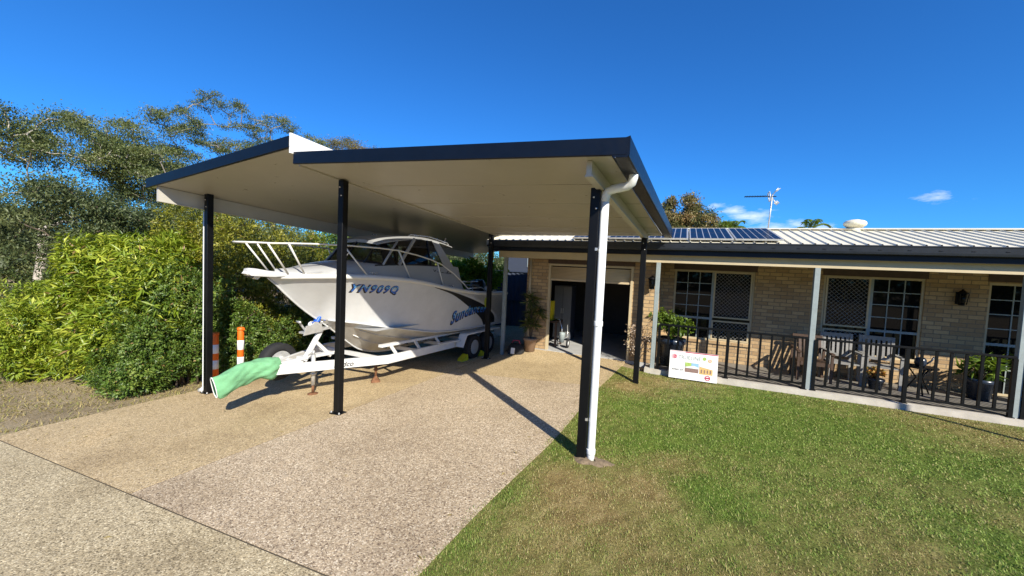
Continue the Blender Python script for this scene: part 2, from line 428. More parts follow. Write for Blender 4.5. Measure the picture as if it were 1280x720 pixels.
def ground():
    def axis(lo, hi, fine, far):
        a = list(np.arange(lo, hi+1e-6, fine))
        k = fine
        x = hi
        up = []
        while x < far: k *= 1.35; x += k; up.append(x)
        k = fine; x = lo; dn = []
        while x > -far: k *= 1.35; x -= k; dn.append(x)
        return dn[::-1] + a + up
    xs = axis(-16, 9, .3, 900); ys = axis(-3, 13, .3, 900)
    P = [[(x, y, gz(x, y) - .035) for y in ys] for x in xs]
    m = MB(); m.sheet(P)
    o = m.build('ground', M['ground']); tag(o, 'bare dry ground around the drive and under the shrubs', kind='structure')
    # driveway slabs
    def slab(x0f, x1f, y0, y1, mi, m):
        m.cur = mi; nx, ny = 14, 24
        P = []
        for i in range(nx+1):
            row = []
            for j in range(ny+1):
                y = y0 + (y1-y0)*j/ny; a, b = x0f(y), x1f(y); x = a + (b-a)*i/nx
                row.append((x, y, gz(x, y)))
            P.append(row)
        m.sheet(P, smooth=True)
        # skirts
        for e in ([r[0] for r in P], [r[-1] for r in P], P[0], P[-1]):
            n = len(e)
            m.add(list(e) + [(p[0], p[1], p[2]-.06) for p in e], [(k, k+1, n+k+1, n+k) for k in range(n-1)])
    g = .008
    m = MB()
    slab(drive_left, lambda y: joint_x(y)-g, 1.8+g, 8.9, 0, m)
    slab(drive_left, lambda y: joint_x(y)-g, 8.9+g, 16, 0, m)
    slab(lambda y: joint_x(y)+g, drive_right, 1.8+g, 6.95-g*.5, 1, m)
    slab(lambda y: joint_x(y)+g, lambda y: min(drive_right(y), -1.0), 6.95+g*.5, 9.38, 3, m)
    slab(drive_left, drive_right, -4, 1.8-g, 2, m)
    o = m.build('driveway', [M['agg_tan'], M['agg_grey'], M['agg_front'], M['agg_tan']])
    tag(o, 'exposed aggregate concrete driveway with sawn joints', kind='structure')
ground()
def joints():
    m = MB()
    def line(f, n, w):
        P = []
        for k in range(n+1):
            x, y, nx, ny = f(k/n); P.append([(x-nx*w, y-ny*w, gz(x, y)-.005), (x+nx*w, y+ny*w, gz(x, y)-.005)])
        m.sheet(P)
    line(lambda t: (-8.02+6.55*t, 1.8, 0, 1), 40, .022)
    line(lambda t: (joint_x(1.82+7*t), 1.82+7*t, 1, 0), 40, .020)
    line(lambda t: (joint_x(6.95)+(-1.2-joint_x(6.95))*t, 6.95, 0, 1), 20, .016)
    line(lambda t: (-8.0+3.6*t, 8.9, 0, 1), 20, .018)
    o = m.build('drive_joint', M['jointdark']); tag(o, 'dark filler in the saw cuts of the driveway', kind='structure')
joints()

SPOTS = [(-.85, 3.55, .42, .95), (-.30, 4.0, .35, .6), (-.55, 3.25, .5, .6), (-.05, 3.75, .35, .5), (-.95, 2.75, .5, .45), (.05, 4.5, .35, .55), (1.0, 2.9, .9, .4), (.2, 2.3, .8, .55), (2.2, 2.6, .8, .45),
         (-.75, 7.3, .5, .8), (-.4, 8.2, .6, .6), (3.6, 3.0, .8, .4), (4.3, 8.2, 1.2, .5), (1.9, 3.9, .5, .35), (3.0, 5.0, .6, .3), (.5, 8.3, .9, .35), (-.8, 1.9, .6, .4)]
GREEN = [(.6, 6.0, .9, .5), (.3, 4.0, .4, .5), (2.8, 4.2, .7, .5), (1.5, 7.4, 1.5, .4), (-.2, 5.0, .4, .4), (3.5, 6, 1, .3)]
_w = rng.uniform(0, 6.28, (14, 3)); _k = rng.normal(0, 1, (14, 2))
def vnoise(x, y, f):
    s = 0
    for i in range(14):
        s = s + np.sin((_k[i,0]*x + _k[i,1]*y)*f*(1+.22*i) + _w[i,0]) / (1+.12*i)
    return s / 5.0
def dryness(x, y):
    d = .29 + .17*vnoise(x, y, 1.6) + .17*vnoise(x, y, 6) + .15*vnoise(x+9, y, 17)
    for cx, cy, r, a in SPOTS: d = d + a*np.exp(-((x-cx)**2 + (y-cy)**2)/r**2*1.6)
    for cx, cy, r, a in GREEN: d = d - a*np.exp(-((x-cx)**2 + (y-cy)**2)/r**2*1.2)
    return np.clip(d, 0, 1)

def attr(me, name, arr):
    a = me.attributes.new(name, 'FLOAT', 'POINT'); a.data.foreach_set('value', np.asarray(arr, dtype=np.float32))

def tri_mesh(name, V, F, mat, parent=None, **attrs):
    me = bpy.data.meshes.new(name); V = np.asarray(V, np.float32); F = np.asarray(F, np.int32)
    me.vertices.add(len(V)); me.vertices.foreach_set('co', V.ravel())
    k = F.shape[1]
    me.loops.add(F.size); me.loops.foreach_set('vertex_index', F.ravel())
    me.polygons.add(len(F)); me.polygons.foreach_set('loop_start', np.arange(0, F.size, k, dtype=np.int32))
    try: me.polygons.foreach_set('loop_total', np.full(len(F), k, np.int32))
    except Exception: pass
    me.update(calc_edges=True)
    for n, a in attrs.items(): attr(me, n, a)
    me.materials.append(mat)
    o = bpy.data.objects.new(name, me); COL.objects.link(o)
    if parent: o.parent = parent
    return o

gzv = np.vectorize(gz)
dr_v = np.vectorize(drive_right)
def lawn():
    ys = np.concatenate([np.arange(-3, 8.80, .1), [8.82]]); nx = 150
    V = []; 
    for y in ys:
        x0 = drive_right(y) + .004
        u = np.linspace(0, 1, nx)**1.35
        x = x0 + (13-x0)*u
        V.append(np.stack([x, np.full(nx, y), gzv(x, y) - .006], 1))
    V = np.concatenate(V); n = nx
    F = [(j*n+i, j*n+i+1, (j+1)*n+i+1, (j+1)*n+i) for j in range(len(ys)-1) for i in range(n-1)]
    rn = np.clip(.5 + .2*rng.normal(size=len(V)), 0, 1)
    o = tri_mesh('lawn', V, F, M['lawn'], dry=dryness(V[:,0], V[:,1]), rnd=rn)
    tag(o, 'mown lawn with dry straw patches beside the drive', kind='structure')
    # blades
    pts = []
    for (y0, y1, x1, den) in ((1.2, 3.2, 6.5, 9000), (3.2, 5.0, 8.5, 5200), (5.0, 7.0, 10, 2900), (7.0, 8.8, 12, 2000)):
        cnt = int((y1-y0)*(x1+1.5)*den)
        y = rng.uniform(y0, y1, cnt); x = rng.uniform(-1.6, x1, cnt)
        keep = (x > dr_v(y) - .015 - .085*rng.random(cnt)**3 - .03*np.maximum(0, vnoise(x*0, y, 9))) & (np.hypot(x+.78, y-4.1) > .13 + .05*rng.random(cnt))
        # only the wedge the lens takes in (plus a margin)
        keep &= (x < .25 + 1.05*y + 1.0)
        pts.append(np.stack([x[keep], y[keep]], 1))
    P = np.concatenate(pts); n = len(P)
    d = dryness(P[:,0], P[:,1]); z = gzv(P[:,0], P[:,1]) - .008
    az = rng.uniform(0, 2*np.pi, n); lean = rng.uniform(.2, 1.25, n); h = rng.uniform(.012, .030, n)*(1-.25*d)*np.clip(1+.45*vnoise(P[:,0], P[:,1], 7), .55, 1.7)
    dist = np.hypot(P[:,0], P[:,1]); w = rng.uniform(.0022, .0040, n)*np.clip(dist/2.6, 1, 2.6)
    dirx, diry = np.cos(az), np.sin(az)
    base = np.stack([P[:,0], P[:,1], z], 1)
    sd = np.stack([-diry, dirx, np.zeros(n)], 1)*w[:,None]
    tip = base + np.stack([dirx*np.sin(lean)*h*1.3, diry*np.sin(lean)*h*1.3, np.cos(lean)*h], 1)
    V = np.empty((n*3, 3)); V[0::3] = base - sd; V[1::3] = base + sd; V[2::3] = tip
    F = np.arange(n*3).reshape(n, 3)
    dd = np.clip(d + .36*rng.normal(size=n), 0, 1)
    o = tri_mesh('grass', V, F, M['blade'], dry=np.repeat(dd, 3), rnd=np.repeat(rng.random(n), 3))
    tag(o, 'short mown grass blades of the front lawn, green with straw patches', 'grass', kind='stuff')
    # dry grass and litter left of the drive
    n = 26000
    x = rng.uniform(-14, -7.9, n); y = rng.uniform(-.5, 4.5, n)
    keep = (x < np.array([drive_left(b) for b in y]) + .05 - .12*rng.random(n)**3)
    dens = .5 + .5*vnoise(x, y, 2.2)
    keep &= rng.random(n) < np.clip(dens, .15, 1)
    x, y = x[keep], y[keep]; n = len(x)
    z = gzv(x, y) - .034
    az = rng.uniform(0, 2*np.pi, n); lean = rng.uniform(.5, 1.5, n); h = rng.uniform(.03, .075, n); w = rng.uniform(.004, .010, n)
    base = np.stack([x, y, z], 1); sd = np.stack([-np.sin(az), np.cos(az), np.zeros(n)], 1)*w[:,None]
    tip = base + np.stack([np.cos(az)*np.sin(lean)*h*1.4, np.sin(az)*np.sin(lean)*h*1.4, np.cos(lean)*h + .004], 1)
    V = np.empty((n*3, 3)); V[0::3] = base - sd; V[1::3] = base + sd; V[2::3] = tip
    o = tri_mesh('leaf_litter', V, np.arange(n*3).reshape(n, 3), M['blade'], dry=np.repeat(np.clip(.85+.2*rng.normal(size=n), 0, 1), 3), rnd=np.repeat(rng.random(n)*.9, 3))
    tag(o, 'dry grass and leaf litter on the bare ground left of the drive', 'leaf litter', kind='stuff')
lawn()
def drive_litter():
    n = 260; x = np.concatenate([rng.uniform(-8.0, -6.2, 150), rng.uniform(-7.5, -1.4, 60), rng.uniform(-1.7, -1.2, 50)]); y = rng.uniform(1.2, 8.6, n)
    keep = x < dr_v(y) - .01; x, y = x[keep], y[keep]; n = len(x); z = gzv(x, y) + .006
    a = rng.uniform(0, 6.28, n); L = rng.uniform(.02, .06, n)
    C = np.stack([x, y, z], 1); D = np.stack([np.cos(a), np.sin(a), rng.uniform(-.05, .25, n)], 1)
    Ls = L; Dn = D/np.linalg.norm(D, axis=1, keepdims=True); S = np.stack([-np.sin(a), np.cos(a), np.zeros(n)], 1)
    V = np.empty((n*4, 3)); V[0::4] = C; V[2::4] = C + Dn*Ls[:,None]; V[1::4] = C + Dn*Ls[:,None]*.45 + S*Ls[:,None]*.16 + [0, 0, .006]; V[3::4] = C + Dn*Ls[:,None]*.45 - S*Ls[:,None]*.16 + [0, 0, .003]
    i = np.arange(n)*4; F = np.concatenate([np.stack([i, i+1, i+2], 1), np.stack([i, i+2, i+3], 1)])
    o = tri_mesh('fallen_leaves', V, F, M['blade'], dry=np.full(n*4, .95), rnd=np.repeat(rng.random(n)*.8, 4))
    tag(o, 'a scatter of small dry leaves on the driveway', 'leaf litter', kind='stuff')
drive_litter()

# ------------------------------------------------------------------ carport
def lerp3(a, b, t): return tuple(a[i] + (b[i]-a[i])*t for i in range(3))
def carport():
    c = thing('carport', 'large open carport with navy edge trim, cream ceiling and slim dark posts over the drive', 'carport')
    T = .095
    def panel(name, FL, FR, RL, RR, seams):
        """insulated panel: ceiling corners; top is T above"""
        m = MB(); nx, ny = 10, 12
        G = [[lerp3(lerp3(FL, FR, i/nx), lerp3(RL, RR, i/nx), j/ny) for j in range(ny+1)] for i in range(nx+1)]
        m.sheet([r[::-1] for r in G], smooth=True)
        U = [[(p[0], p[1], p[2]+T) for p in r] for r in G]
        m.sheet(U, smooth=True)
        for e, f in (([r[0] for r in G], [r[0] for r in U]), ([r[-1] for r in G], [r[-1] for r in U]), (G[0], U[0]), (G[-1], U[-1])):
            n = len(e); m.add(list(e)+list(f), [(k, k+1, n+k+1, n+k) for k in range(n-1)])
        o = m.build(name, M['ceil'], c)
        for t in seams:                                # joint beads between the sheets
            b = MB(); a = lerp3(FL, RL, t); d = lerp3(FR, RR, t)
            b.bar((a[0]+.02, a[1], a[2]-.003), (d[0]-.02, d[1], d[2]-.003), .014, .008)
            b.build('joint_strip', M['ceil'], o)
        return o
    # right roof (ceiling corners)
    FL, FR, RL, RR = (-4.66, 3.50, 3.275), (-.64, 3.53, 3.095), (-4.18, 8.60, 2.845), (-.42, 8.60, 2.862)
    panel('roof_panel', FL, FR, RL, RR, (.19, .39, .59, .79, .895, .965))
    m = MB(); m.bar((-4.68, 3.475, 3.345), (-.50, 3.505, 3.155), .035, .155, ch=.006); m.build('fascia_trim', M['navy'], c)
    m = MB(); m.bar((-4.18, 8.612, 2.905), (-.36, 8.612, 2.922), .016, .115); m.build('fascia_trim', M['navy'], c)
    # right gutter: outer face, rolled lips, floor
    g = MB()
    A0, A1 = Vector((-.475, 3.49, 0)), Vector((-.225, 8.62, 0))
    def gp(u, dx, z): p = A0.lerp(A1, u); return (p.x+dx, p.y, z + (-.235)*u)
    prof = [(-.155, 3.10), (-.150, 3.07), (-.125, 3.062), (-.02, 3.058), (-.004, 3.066), (0, 3.085), (0, 3.235), (-.012, 3.243), (-.014, 3.22), (-.012, 3.09), (-.03, 3.075), (-.12, 3.078), (-.135, 3.09), (-.14, 3.16)]
    P = [[gp(u, a, b) for a, b in prof] for u in np.linspace(0, 1, 9)]
    g.sheet(P, smooth=False)
    for u in (0.0, 1.0):
        g.add([gp(u, a, b) for a, b in [(-.15, 3.07), (-.02, 3.058), (0, 3.085), (0, 3.243), (-.15, 3.2)]], [(0, 1, 2, 3, 4)])
    g.build('gutter', M['navy'], c)
    # right beam (lipped channel) under the ceiling
    def beam(x0, y0, z0, x1, y1, z1, h0, h1, inner):
        m = MB(); w = .052
        m.hexa([(x0-w/2, y0, z0), (x0+w/2, y0, z0), (x1+w/2, y1, z1), (x1-w/2, y1, z1), (x0-w/2, y0, z0+h0), (x0+w/2, y0, z0+h0), (x1+w/2, y1, z1+h1), (x1-w/2, y1, z1+h1)])
        # bottom lip
        m.hexa([(x0-w/2-.012, y0+.004, z0-.006), (x0+w/2+.012, y0+.004, z0-.006), (x1+w/2+.012, y1, z1-.006), (x1-w/2-.012, y1, z1-.006),
                (x0-w/2-.012, y0+.004, z0+.012), (x0+w/2+.012, y0+.004, z0+.012), (x1+w/2+.012, y1, z1+.012), (x1-w/2-.012, y1, z1+.012)])
        return m.build('beam', M['beam'], c)
    beam(-.86, 3.65, 2.955, -.70, 8.50, 2.72, .140, .140, 1)
    # left roof
    FL2, FR2, RL2, RR2 = (-7.93, 3.38, 3.085), (-4.71, 3.46, 3.47), (-7.73, 13.5, 2.55), (-4.22, 13.5, 2.93)
    panel('roof_panel', FL2, FR2, RL2, RR2, ())
    m = MB(); m.bar((-7.96, 3.355, 3.145), (-4.72, 3.435, 3.545), .035, .150, ch=.006); m.build('fascia_trim', M['navy'], c)
    m = MB(); m.bar((-7.955, 3.36, 3.15), (-7.755, 13.5, 2.62), .02, .13); m.build('gutter', M['navy'], c)
    beam(-7.76, 3.40, 2.865, -7.62, 13.4, 2.345, .235, .225, 1)
    # white upstand closing the step between the two roofs
    m = MB(); m.hexa([(-4.715, 3.425, 3.40), (-4.69, 3.425, 3.40), (-4.20, 13.5, 2.86), (-4.225, 13.5, 2.86), (-4.715, 3.425, 3.655), (-4.69, 3.425, 3.655), (-4.20, 13.5, 3.06), (-4.225, 13.5, 3.06)])
    m.build('step_flashing', M['white'], c)
    # trim bead along the left edge of the lower roof
    m = MB(); m.bar((-4.655, 3.53, 3.262), (-4.19, 8.58, 2.828), .03, .022); m.build('edge_trim', M['ceil'], c)
    # posts
    def post(x, y, z0, z1, plate):
        m = MB(); h = .05
        m.bar((x, y, z0), (x, y, z1), .1, .1, up=(0, 1, 0), ch=.006)
        o = m.build('post', M['black'], c)
        if plate:
            b = MB(); b.box((x-.10, y-.075, z0-.005), (x+.10, y+.075, z0+.012)); b.build('base_plate', M['black'], o)
            b = MB()
            for sx in (-.078, .078): b.lathe((x+sx, y-.055, z0+.012), [(.014, 0), (.014, .012), (.008, .013), (.008, .025), (0, .026)], 6)
            b.build('anchor_bolt', M['alu'], o)
        b = MB()
        for zz in (.10, .22): b.lathe((x-.012+.03*(zz > .15), y-.05, z1-zz), [(.011, 0), (.011, .006), (.006, .012), (0, .0125)], 8, axis=(0, -1, 0))
        b.build('screw', M['chrome'], o)
        return o
    post(-.89, 4.17, gz(-.89, 4.17)-.05, 2.945, False)
    post(-4.545, 4.15, gz(-4.545, 4.15), 3.20, True)
    post(-7.60, 4.05, gz(-7.6, 4.05), 3.09, True)
    post(-.685, 7.75, gz(-.7, 7.7)-.05, 2.74, False)
    post(-4.28, 8.40, gz(-4.28, 8.4), 2.86, True)
    post(-7.50, 8.75, gz(-7.5, 8.75), 2.80, True)
    # downpipes
    def pipe(pts, r, name='downpipe'):
        m = MB(); m.tube(pts, r, 14); return m.build(name, M['pipe'], c)
    px, py = -.79, 4.17
    arc = [(-.50, 4.03, 3.065), (-.50, 4.04, 3.01), (-.515, 4.06, 2.965), (-.56, 4.08, 2.935), (-.62, 4.10, 2.93), (-.70, 4.13, 2.925), (-.755, 4.155, 2.91), (-.785, 4.168, 2.87), (px, py, 2.80)]
    pipe(arc, .045)
    pp = pipe([(px, py, 2.83), (px, py, 1.4), (px, py, .06), (px, py, -.05)], .043)
    b = MB()
    for zz in (.06, 1.47): b.lathe((px, py, zz), [(.049, 0), (.050, .004), (.050, .05), (.049, .054)], 14)
    b.build('pipe_socket', M['pipe'], pp)
    b = MB()
    for zz in (.43, 2.28): b.box((px-.07, py-.052, zz), (px-.045, py-.03, zz+.03))
    b.build('pipe_clip', M['chrome'], pp)
    qx, qy = -7.70, 4.06; qz = gz(qx, qy)
    pipe([(qx, qy, 2.78), (qx, qy, 1.2), (qx, qy, qz+.12), (qx-.02, qy-.01, qz+.06), (qx-.10, qy-.03, qz+.02)], .043)
    return c
carport()

# ------------------------------------------------------------------ house
def house():
    h = thing('brick_house', 'single storey tan brick house with cream roof, dark gutter and a long front verandah', 'house')
    X0, X1 = -3.69, 11.5          # brick from garage corner to the right end
    YG, YW = 9.40, 10.60          # garage front, verandah wall
    TOP = 2.45
    m = MB(); t = .11
    # garage front: piers either side of the opening, lintel above it
    GX0, GX1, GH = -3.10, -1.03, 2.17
    m.box((X0, YG, -.35), (GX0, YG+t, TOP)); m.box((GX1, YG, -.12), (-.45, YG+t, TOP)); m.box((GX0+.001, YG, GH+.001), (GX1-.001, YG+t, TOP))
    m.box((X0, YG+t+.001, -.35), (X0+t, 13.4, TOP))                   # left side wall
    m.box((-.45-t, YG+t+.001, -.1), (-.45, YW-.001, TOP))              # return to the verandah
    # verandah wall with openings
    wins = [(-.15, 1.60, .50, 2.22), (2.90, 4.58, .50, 2.22), (5.50, 7.6, -.0, 2.20)]
    x = -.45-t
    for a, b, z0, z1 in wins:
        m.box((x, YW, -.1), (a, YW+t, TOP))
        if z0 > 0.05: m.box((a+.001, YW, -.1), (b-.001, YW+t, z0))
        m.box((a+.001, YW, z1), (b-.001, YW+t, TOP)); x = b
    m.box((x, YW, -.1), (X1, YW+t, TOP)); m.box((X1-t, YW+t+.001, -.1), (X1, 13.4, TOP)); m.box((X0+t+.001, 13.3, -.3), (X1-t-.001, 13.4, TOP))
    m.build('wall', M['brick'], h)
    # slab and floors
    m = MB(); m.box((-.62, 8.84, -.25), (X1, YW-.002, 0.0)); m.build('verandah_slab', M['slab'], h)
    m = MB(); m.box((-.43, 8.98, .0005), (X1-.1, YW-.01, .006)); m.build('verandah_floor', M['tile'], h)
    m = MB(); m.box((X0+t+.001, YG-.02, -.12), (-.45-t-.001, 13.29, .0)); m.build('garage_floor', M['intfloor'], h)
    # garage lining
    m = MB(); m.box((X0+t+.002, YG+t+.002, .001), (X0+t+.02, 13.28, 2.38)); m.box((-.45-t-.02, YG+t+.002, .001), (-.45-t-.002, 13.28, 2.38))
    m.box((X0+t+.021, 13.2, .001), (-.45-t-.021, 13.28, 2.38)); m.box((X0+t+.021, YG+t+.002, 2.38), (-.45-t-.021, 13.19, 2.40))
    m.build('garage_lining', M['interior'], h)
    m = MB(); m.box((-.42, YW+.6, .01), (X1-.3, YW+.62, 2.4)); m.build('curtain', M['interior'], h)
    # garage door: rolled up curtain with ribs, frame trim
    gd = MB(); y = YG+.045
    for k in range(9):
        z = 1.84 + k*.034
        gd.lathe((GX0+.06, y, z+.016), [(.019, 0), (.019, GX1-GX0-.12)], 8, axis=(1, 0, 0))
    gd.box((GX0+.05, y-.002, 1.835), (GX1-.05, y+.012, GH-.03))
    gd.box((GX0+.05, y-.026, 1.795), (GX1-.05, y+.026, 1.84))
    d = gd.build('garage_door', M['creamdoor'], h)
    fr = MB()
    fr.box((GX0-.004, YG-.012, -.03), (GX0+.05, YG+.10, GH)); fr.box((GX1-.05, YG-.012, -.03), (GX1+.004, YG+.10, GH)); fr.box((GX0-.004, YG-.013, GH), (GX1+.004, YG+.09, GH+.045))
    fr.build('door_frame', M['cream'], d)
    # eaves: cream beam, dark fascia, gutter, soffit
    m = MB(); m.box((-4.33, 8.95, 2.325), (X1, 9.06, 2.497)); m.build('verandah_beam', M['cream'], h)
    m = MB(); m.box((-4.54, 8.84, 2.482), (X1+.3, 8.865, 2.64)); m.build('fascia', M['navy'], h)
    gpf = [(8.838, 2.70), (8.838, 2.595), (8.825, 2.585), (8.75, 2.585), (8.735, 2.595), (8.725, 2.63), (8.715, 2.715), (8.705, 2.735), (8.715, 2.748), (8.728, 2.735), (8.735, 2.63), (8.75, 2.60), (8.83, 2.60), (8.832, 2.70)]
    m = MB(); m.sheet([[(xx, a, b) for a, b in gpf] for xx in (-4.58, -1, 3, 7, X1+.35)], smooth=False)
    for xx in (-4.58, X1+.35): m.add([(xx, a, b) for a, b in gpf[:8]], [tuple(range(8))])
    gt = m.build('gutter', M['gutgrey'], h)
    b = MB()
    for k in range(42):
        xx = -4.3 + k*.39; b.box((xx, 8.711, 2.665), (xx+.05, 8.722, 2.672))
    b.build('overflow_slot', M['text_black'], gt)
    m = MB(); m.box((-4.5, 8.87, 2.498), (X1+.2, YW+.0, 2.51)); m.build('soffit', M['cream'], h)
    # roof: trapezoidal ribbed steel, two slopes from the ridge
    y0, z0, y1, z1, y2, z2 = 8.74, 2.745, 10.90, 3.250, 13.6, 2.62
    xs = []; xx = -4.60; pitch = .19
    while xx < X1+.3:
        xs += [(xx, 0), (xx+.145, 0), (xx+.157, .024), (xx+.171, .024), (xx+.185, 0)]; xx += pitch
    m = MB()
    for (ya, za, yb, zb) in ((y0, z0, y1, z1), (y1, z1, y2, z2)):
        m.sheet([[(a, ya, za+e), (a, yb, zb+e)] for a, e in xs], smooth=False)
    rf = m.build('roof', M['roofcream'], h)
    m = MB(); xe = xs[-1][0]
    m.hexa([(-4.62, 10.74, 3.245), (xe, 10.74, 3.245), (xe, 10.90, 3.278), (-4.62, 10.90, 3.278), (-4.62, 10.74, 3.252), (xe, 10.74, 3.252), (xe, 10.90, 3.292), (-4.62, 10.90, 3.292)])
    m.hexa([(-4.62, 10.90, 3.278), (xe, 10.90, 3.278), (xe, 11.06, 3.235), (-4.62, 11.06, 3.235), (-4.62, 10.90, 3.2921), (xe, 10.90, 3.2921), (xe, 11.06, 3.245), (-4.62, 11.06, 3.245)])
    m.build('ridge_cap', M['roofcream'], rf)
    m = MB(); m.add([(-4.59, 8.86, 2.50), (-4.59, 13.5, 2.50), (-4.59, 13.5, 2.60), (-4.59, 10.9, 3.24), (-4.59, 8.86, 2.72)], [(0, 1, 2, 3, 4)]); m.add([(X1+.2, 8.86, 2.50), (X1+.2, 13.5, 2.50), (X1+.2, 13.5, 2.60), (X1+.2, 10.9, 3.24), (X1+.2, 8.86, 2.72)], [(4, 3, 2, 1, 0)])
    m.build('gable_end', M['navy'], h)
    # verandah posts
    for x, y, zb in ((-4.13, 8.99, gz(-4.1, 8.9)), (-.47, 8.99, 0), (2.34, 8.99, 0), (5.10, 8.99, 0), (7.9, 8.99, 0)):
        m = MB(); m.bar((x, y, zb), (x, y, 2.324), .09, .09, up=(0, 1, 0), ch=.006); m.build('post', M['postgrey'], h)
    # windows
    def lattice(a, b, z0, z1, y, step, r):
        m = MB(); s = step
        k0 = int((a+z0)/s)-1; k1 = int((b+z1)/s)+1
        def clip(f):
            pass
        for k in range(k0, k1+1):                      # x + z = k s
            cst = k*s; xa = max(a, cst-z1); xb = min(b, cst-z0)
            if xb - xa > .01: m.bar((xa, y, cst-xa), (xb, y, cst-xb), r, r, up=(0, 1, 0))
        k0 = int((a-z1)/s)-1; k1 = int((b-z0)/s)+1
        for k in range(k0, k1+1):                      # x - z = k s
            cst = k*s; xa = max(a, cst+z0); xb = min(b, cst+z1)
            if xb - xa > .01: m.bar((xa, y-.004, xa-cst), (xb, y-.004, xb-cst), r, r, up=(0, 1, 0))
        return m
    def window(a, b, z0, z1, screen_right, tr, door=False):
        yf = YW+.03; w = MB(); fw = .045
        w.box((a, yf, z0), (a+fw, yf+.05, z1)); w.box((b-fw, yf, z0), (b, yf+.05, z1)); w.box((a+fw, yf, z1-fw), (b-fw, yf+.05, z1)); w.box((a+fw, yf, z0), (b-fw, yf+.05, z0+fw))
        mid = (a+b)/2
        win = w.build('window', M['cream'], h)
        g = MB(); g.box((a+fw, yf+.03, z0+fw), (b-fw, yf+.036, z1-fw)); g.build('pane', M['glass'], win)
        ga, gb = (a+fw, mid-.03) if screen_right else (mid+.03, b-fw)
        sa, sb = (mid+.02, b-fw-.005) if screen_right else (a+fw+.005, mid-.02)
        gr = MB(); y = yf+.018
        gr.box((mid-.03, yf-.004, z0+fw), (mid+.03, yf+.029, z1-fw))
        gr.box((ga, yf+.006, tr-.025), (gb, yf+.029, tr+.025))
        for k in (1, 2):
            xx = ga + (gb-ga)*k/3; gr.box((xx-.009, y-.004, z0+fw), (xx+.009, y+.010, z1-fw))
        for lo, hi, n in ((tr+.025, z1-fw, 4), (z0+fw, tr-.025, 2)):
            for k in range(1, n):
                zz = lo + (hi-lo)*k/n; gr.box((ga, y-.003, zz-.009), (gb, y+.009, zz+.009))
        gr.build('glazing_bar', M['postgrey'], win)
        sf = MB(); yy = yf-.012
        for lo, hi in ((tr+.03, z1-.02), (z0+.03, tr-.03)):
            sf.box((sa, yy, lo), (sa+.035, yy+.02, hi)); sf.box((sb-.035, yy, lo), (sb, yy+.02, hi))
            sf.box((sa+.035, yy, lo), (sb-.035, yy+.02, lo+.035)); sf.box((sa+.035, yy, hi-.035), (sb-.035, yy+.02, hi))
        sf.build('screen_frame', M['cream'], win)
        la = lattice(sa+.03, sb-.03, tr+.06, z1-.05, yy+.01, .085, .006); lb = lattice(sa+.03, sb-.03, z0+.06, tr-.06, yy+.01, .085, .006)
        la.add(lb.v, lb.f); la.build('security_screen', M['timbergrey'], win)
        return win
    window(-.15, 1.60, .50, 2.22, True, 1.04); window(2.90, 4.58, .50, 2.22, False, 1.08); window(5.50, 7.6, .01, 2.20, True, 1.0)
    # sills, head flashings
    m = MB()
    for a, b in ((-.15, 1.60), (2.90, 4.58)): m.box((a-.02, YW-.03, .43), (b+.02, YW+.02, .498))
    m.build('window_sill', M['brick'], h)
    m = MB()
    for a, b in ((-.15, 1.60), (2.90, 4.58), (5.5, 7.6), ): m.box((a-.03, YW-.012, 2.222), (b+.03, YW-.002, 2.44))
    m.box((GX0-.03, YG-.014, 2.225), (GX1+.03, YG-.002, 2.325)); m.build('head_panel', M['darktimber'], h)
    m = MB(); m.tube([(X0+.10, YG-.045, 2.45), (X0+.10, YG-.045, 1.2), (X0+.10, YG-.045, -.12)], .035, 10); m.build('downpipe', M['creamdoor'], h)
    return h
house()

# things on the roof
def solar():
    n = Vector((0, -.505, 2.16)).normalized(); u = Vector((0, 2.16, .505)).normalized()
    def P(x, s, o): return Vector((x, 8.80, 2.76)) + u*s + n*o
    root = None
    labels = ['rightmost dark solar panel beside the bare cream roofing', 'second solar panel from the bare cream roofing', 'middle solar panel above the right carport gutter end',
              'solar panel partly behind the carport gutter, second from the left', 'leftmost solar panel seen under the carport roof']
    for k in range(5):
        x1 = 1.74 - .83*k; x0 = x1 - .80
        if root is None:
            r = thing('solar_panel', labels[0], 'solar panel', 'solar panels on the verandah roof', loc=(x0, 8.8, 2.76))
            def Q(x, s, o): return P(x0+x, s, o) - Vector((x0, 8.8, 2.76))
            m = MB(); m.hexa([Q(0, .03, .045), Q(.8, .03, .045), Q(.8, 1.78, .045), Q(0, 1.78, .045), Q(0, .03, .078), Q(.8, .03, .078), Q(.8, 1.78, .078), Q(0, 1.78, .078)])
            m.build('panel_frame', M['alu'], r)
            m = MB()
            for i in range(6):
                for j in range(2):
                    a = .022 + i*.1275; s0 = .055 + j*.868
                    m.hexa([Q(a, s0, .0785), Q(a+.110, s0, .0785), Q(a+.110, s0+.84, .0785), Q(a, s0+.84, .0785), Q(a, s0, .081), Q(a+.110, s0, .081), Q(a+.110, s0+.84, .081), Q(a, s0+.84, .081)])
            m.build('solar_cell', M['solar'], r)
            root = r
        else:
            dup(root, (x0, 8.8, 2.76), 0, labels[k])
solar()

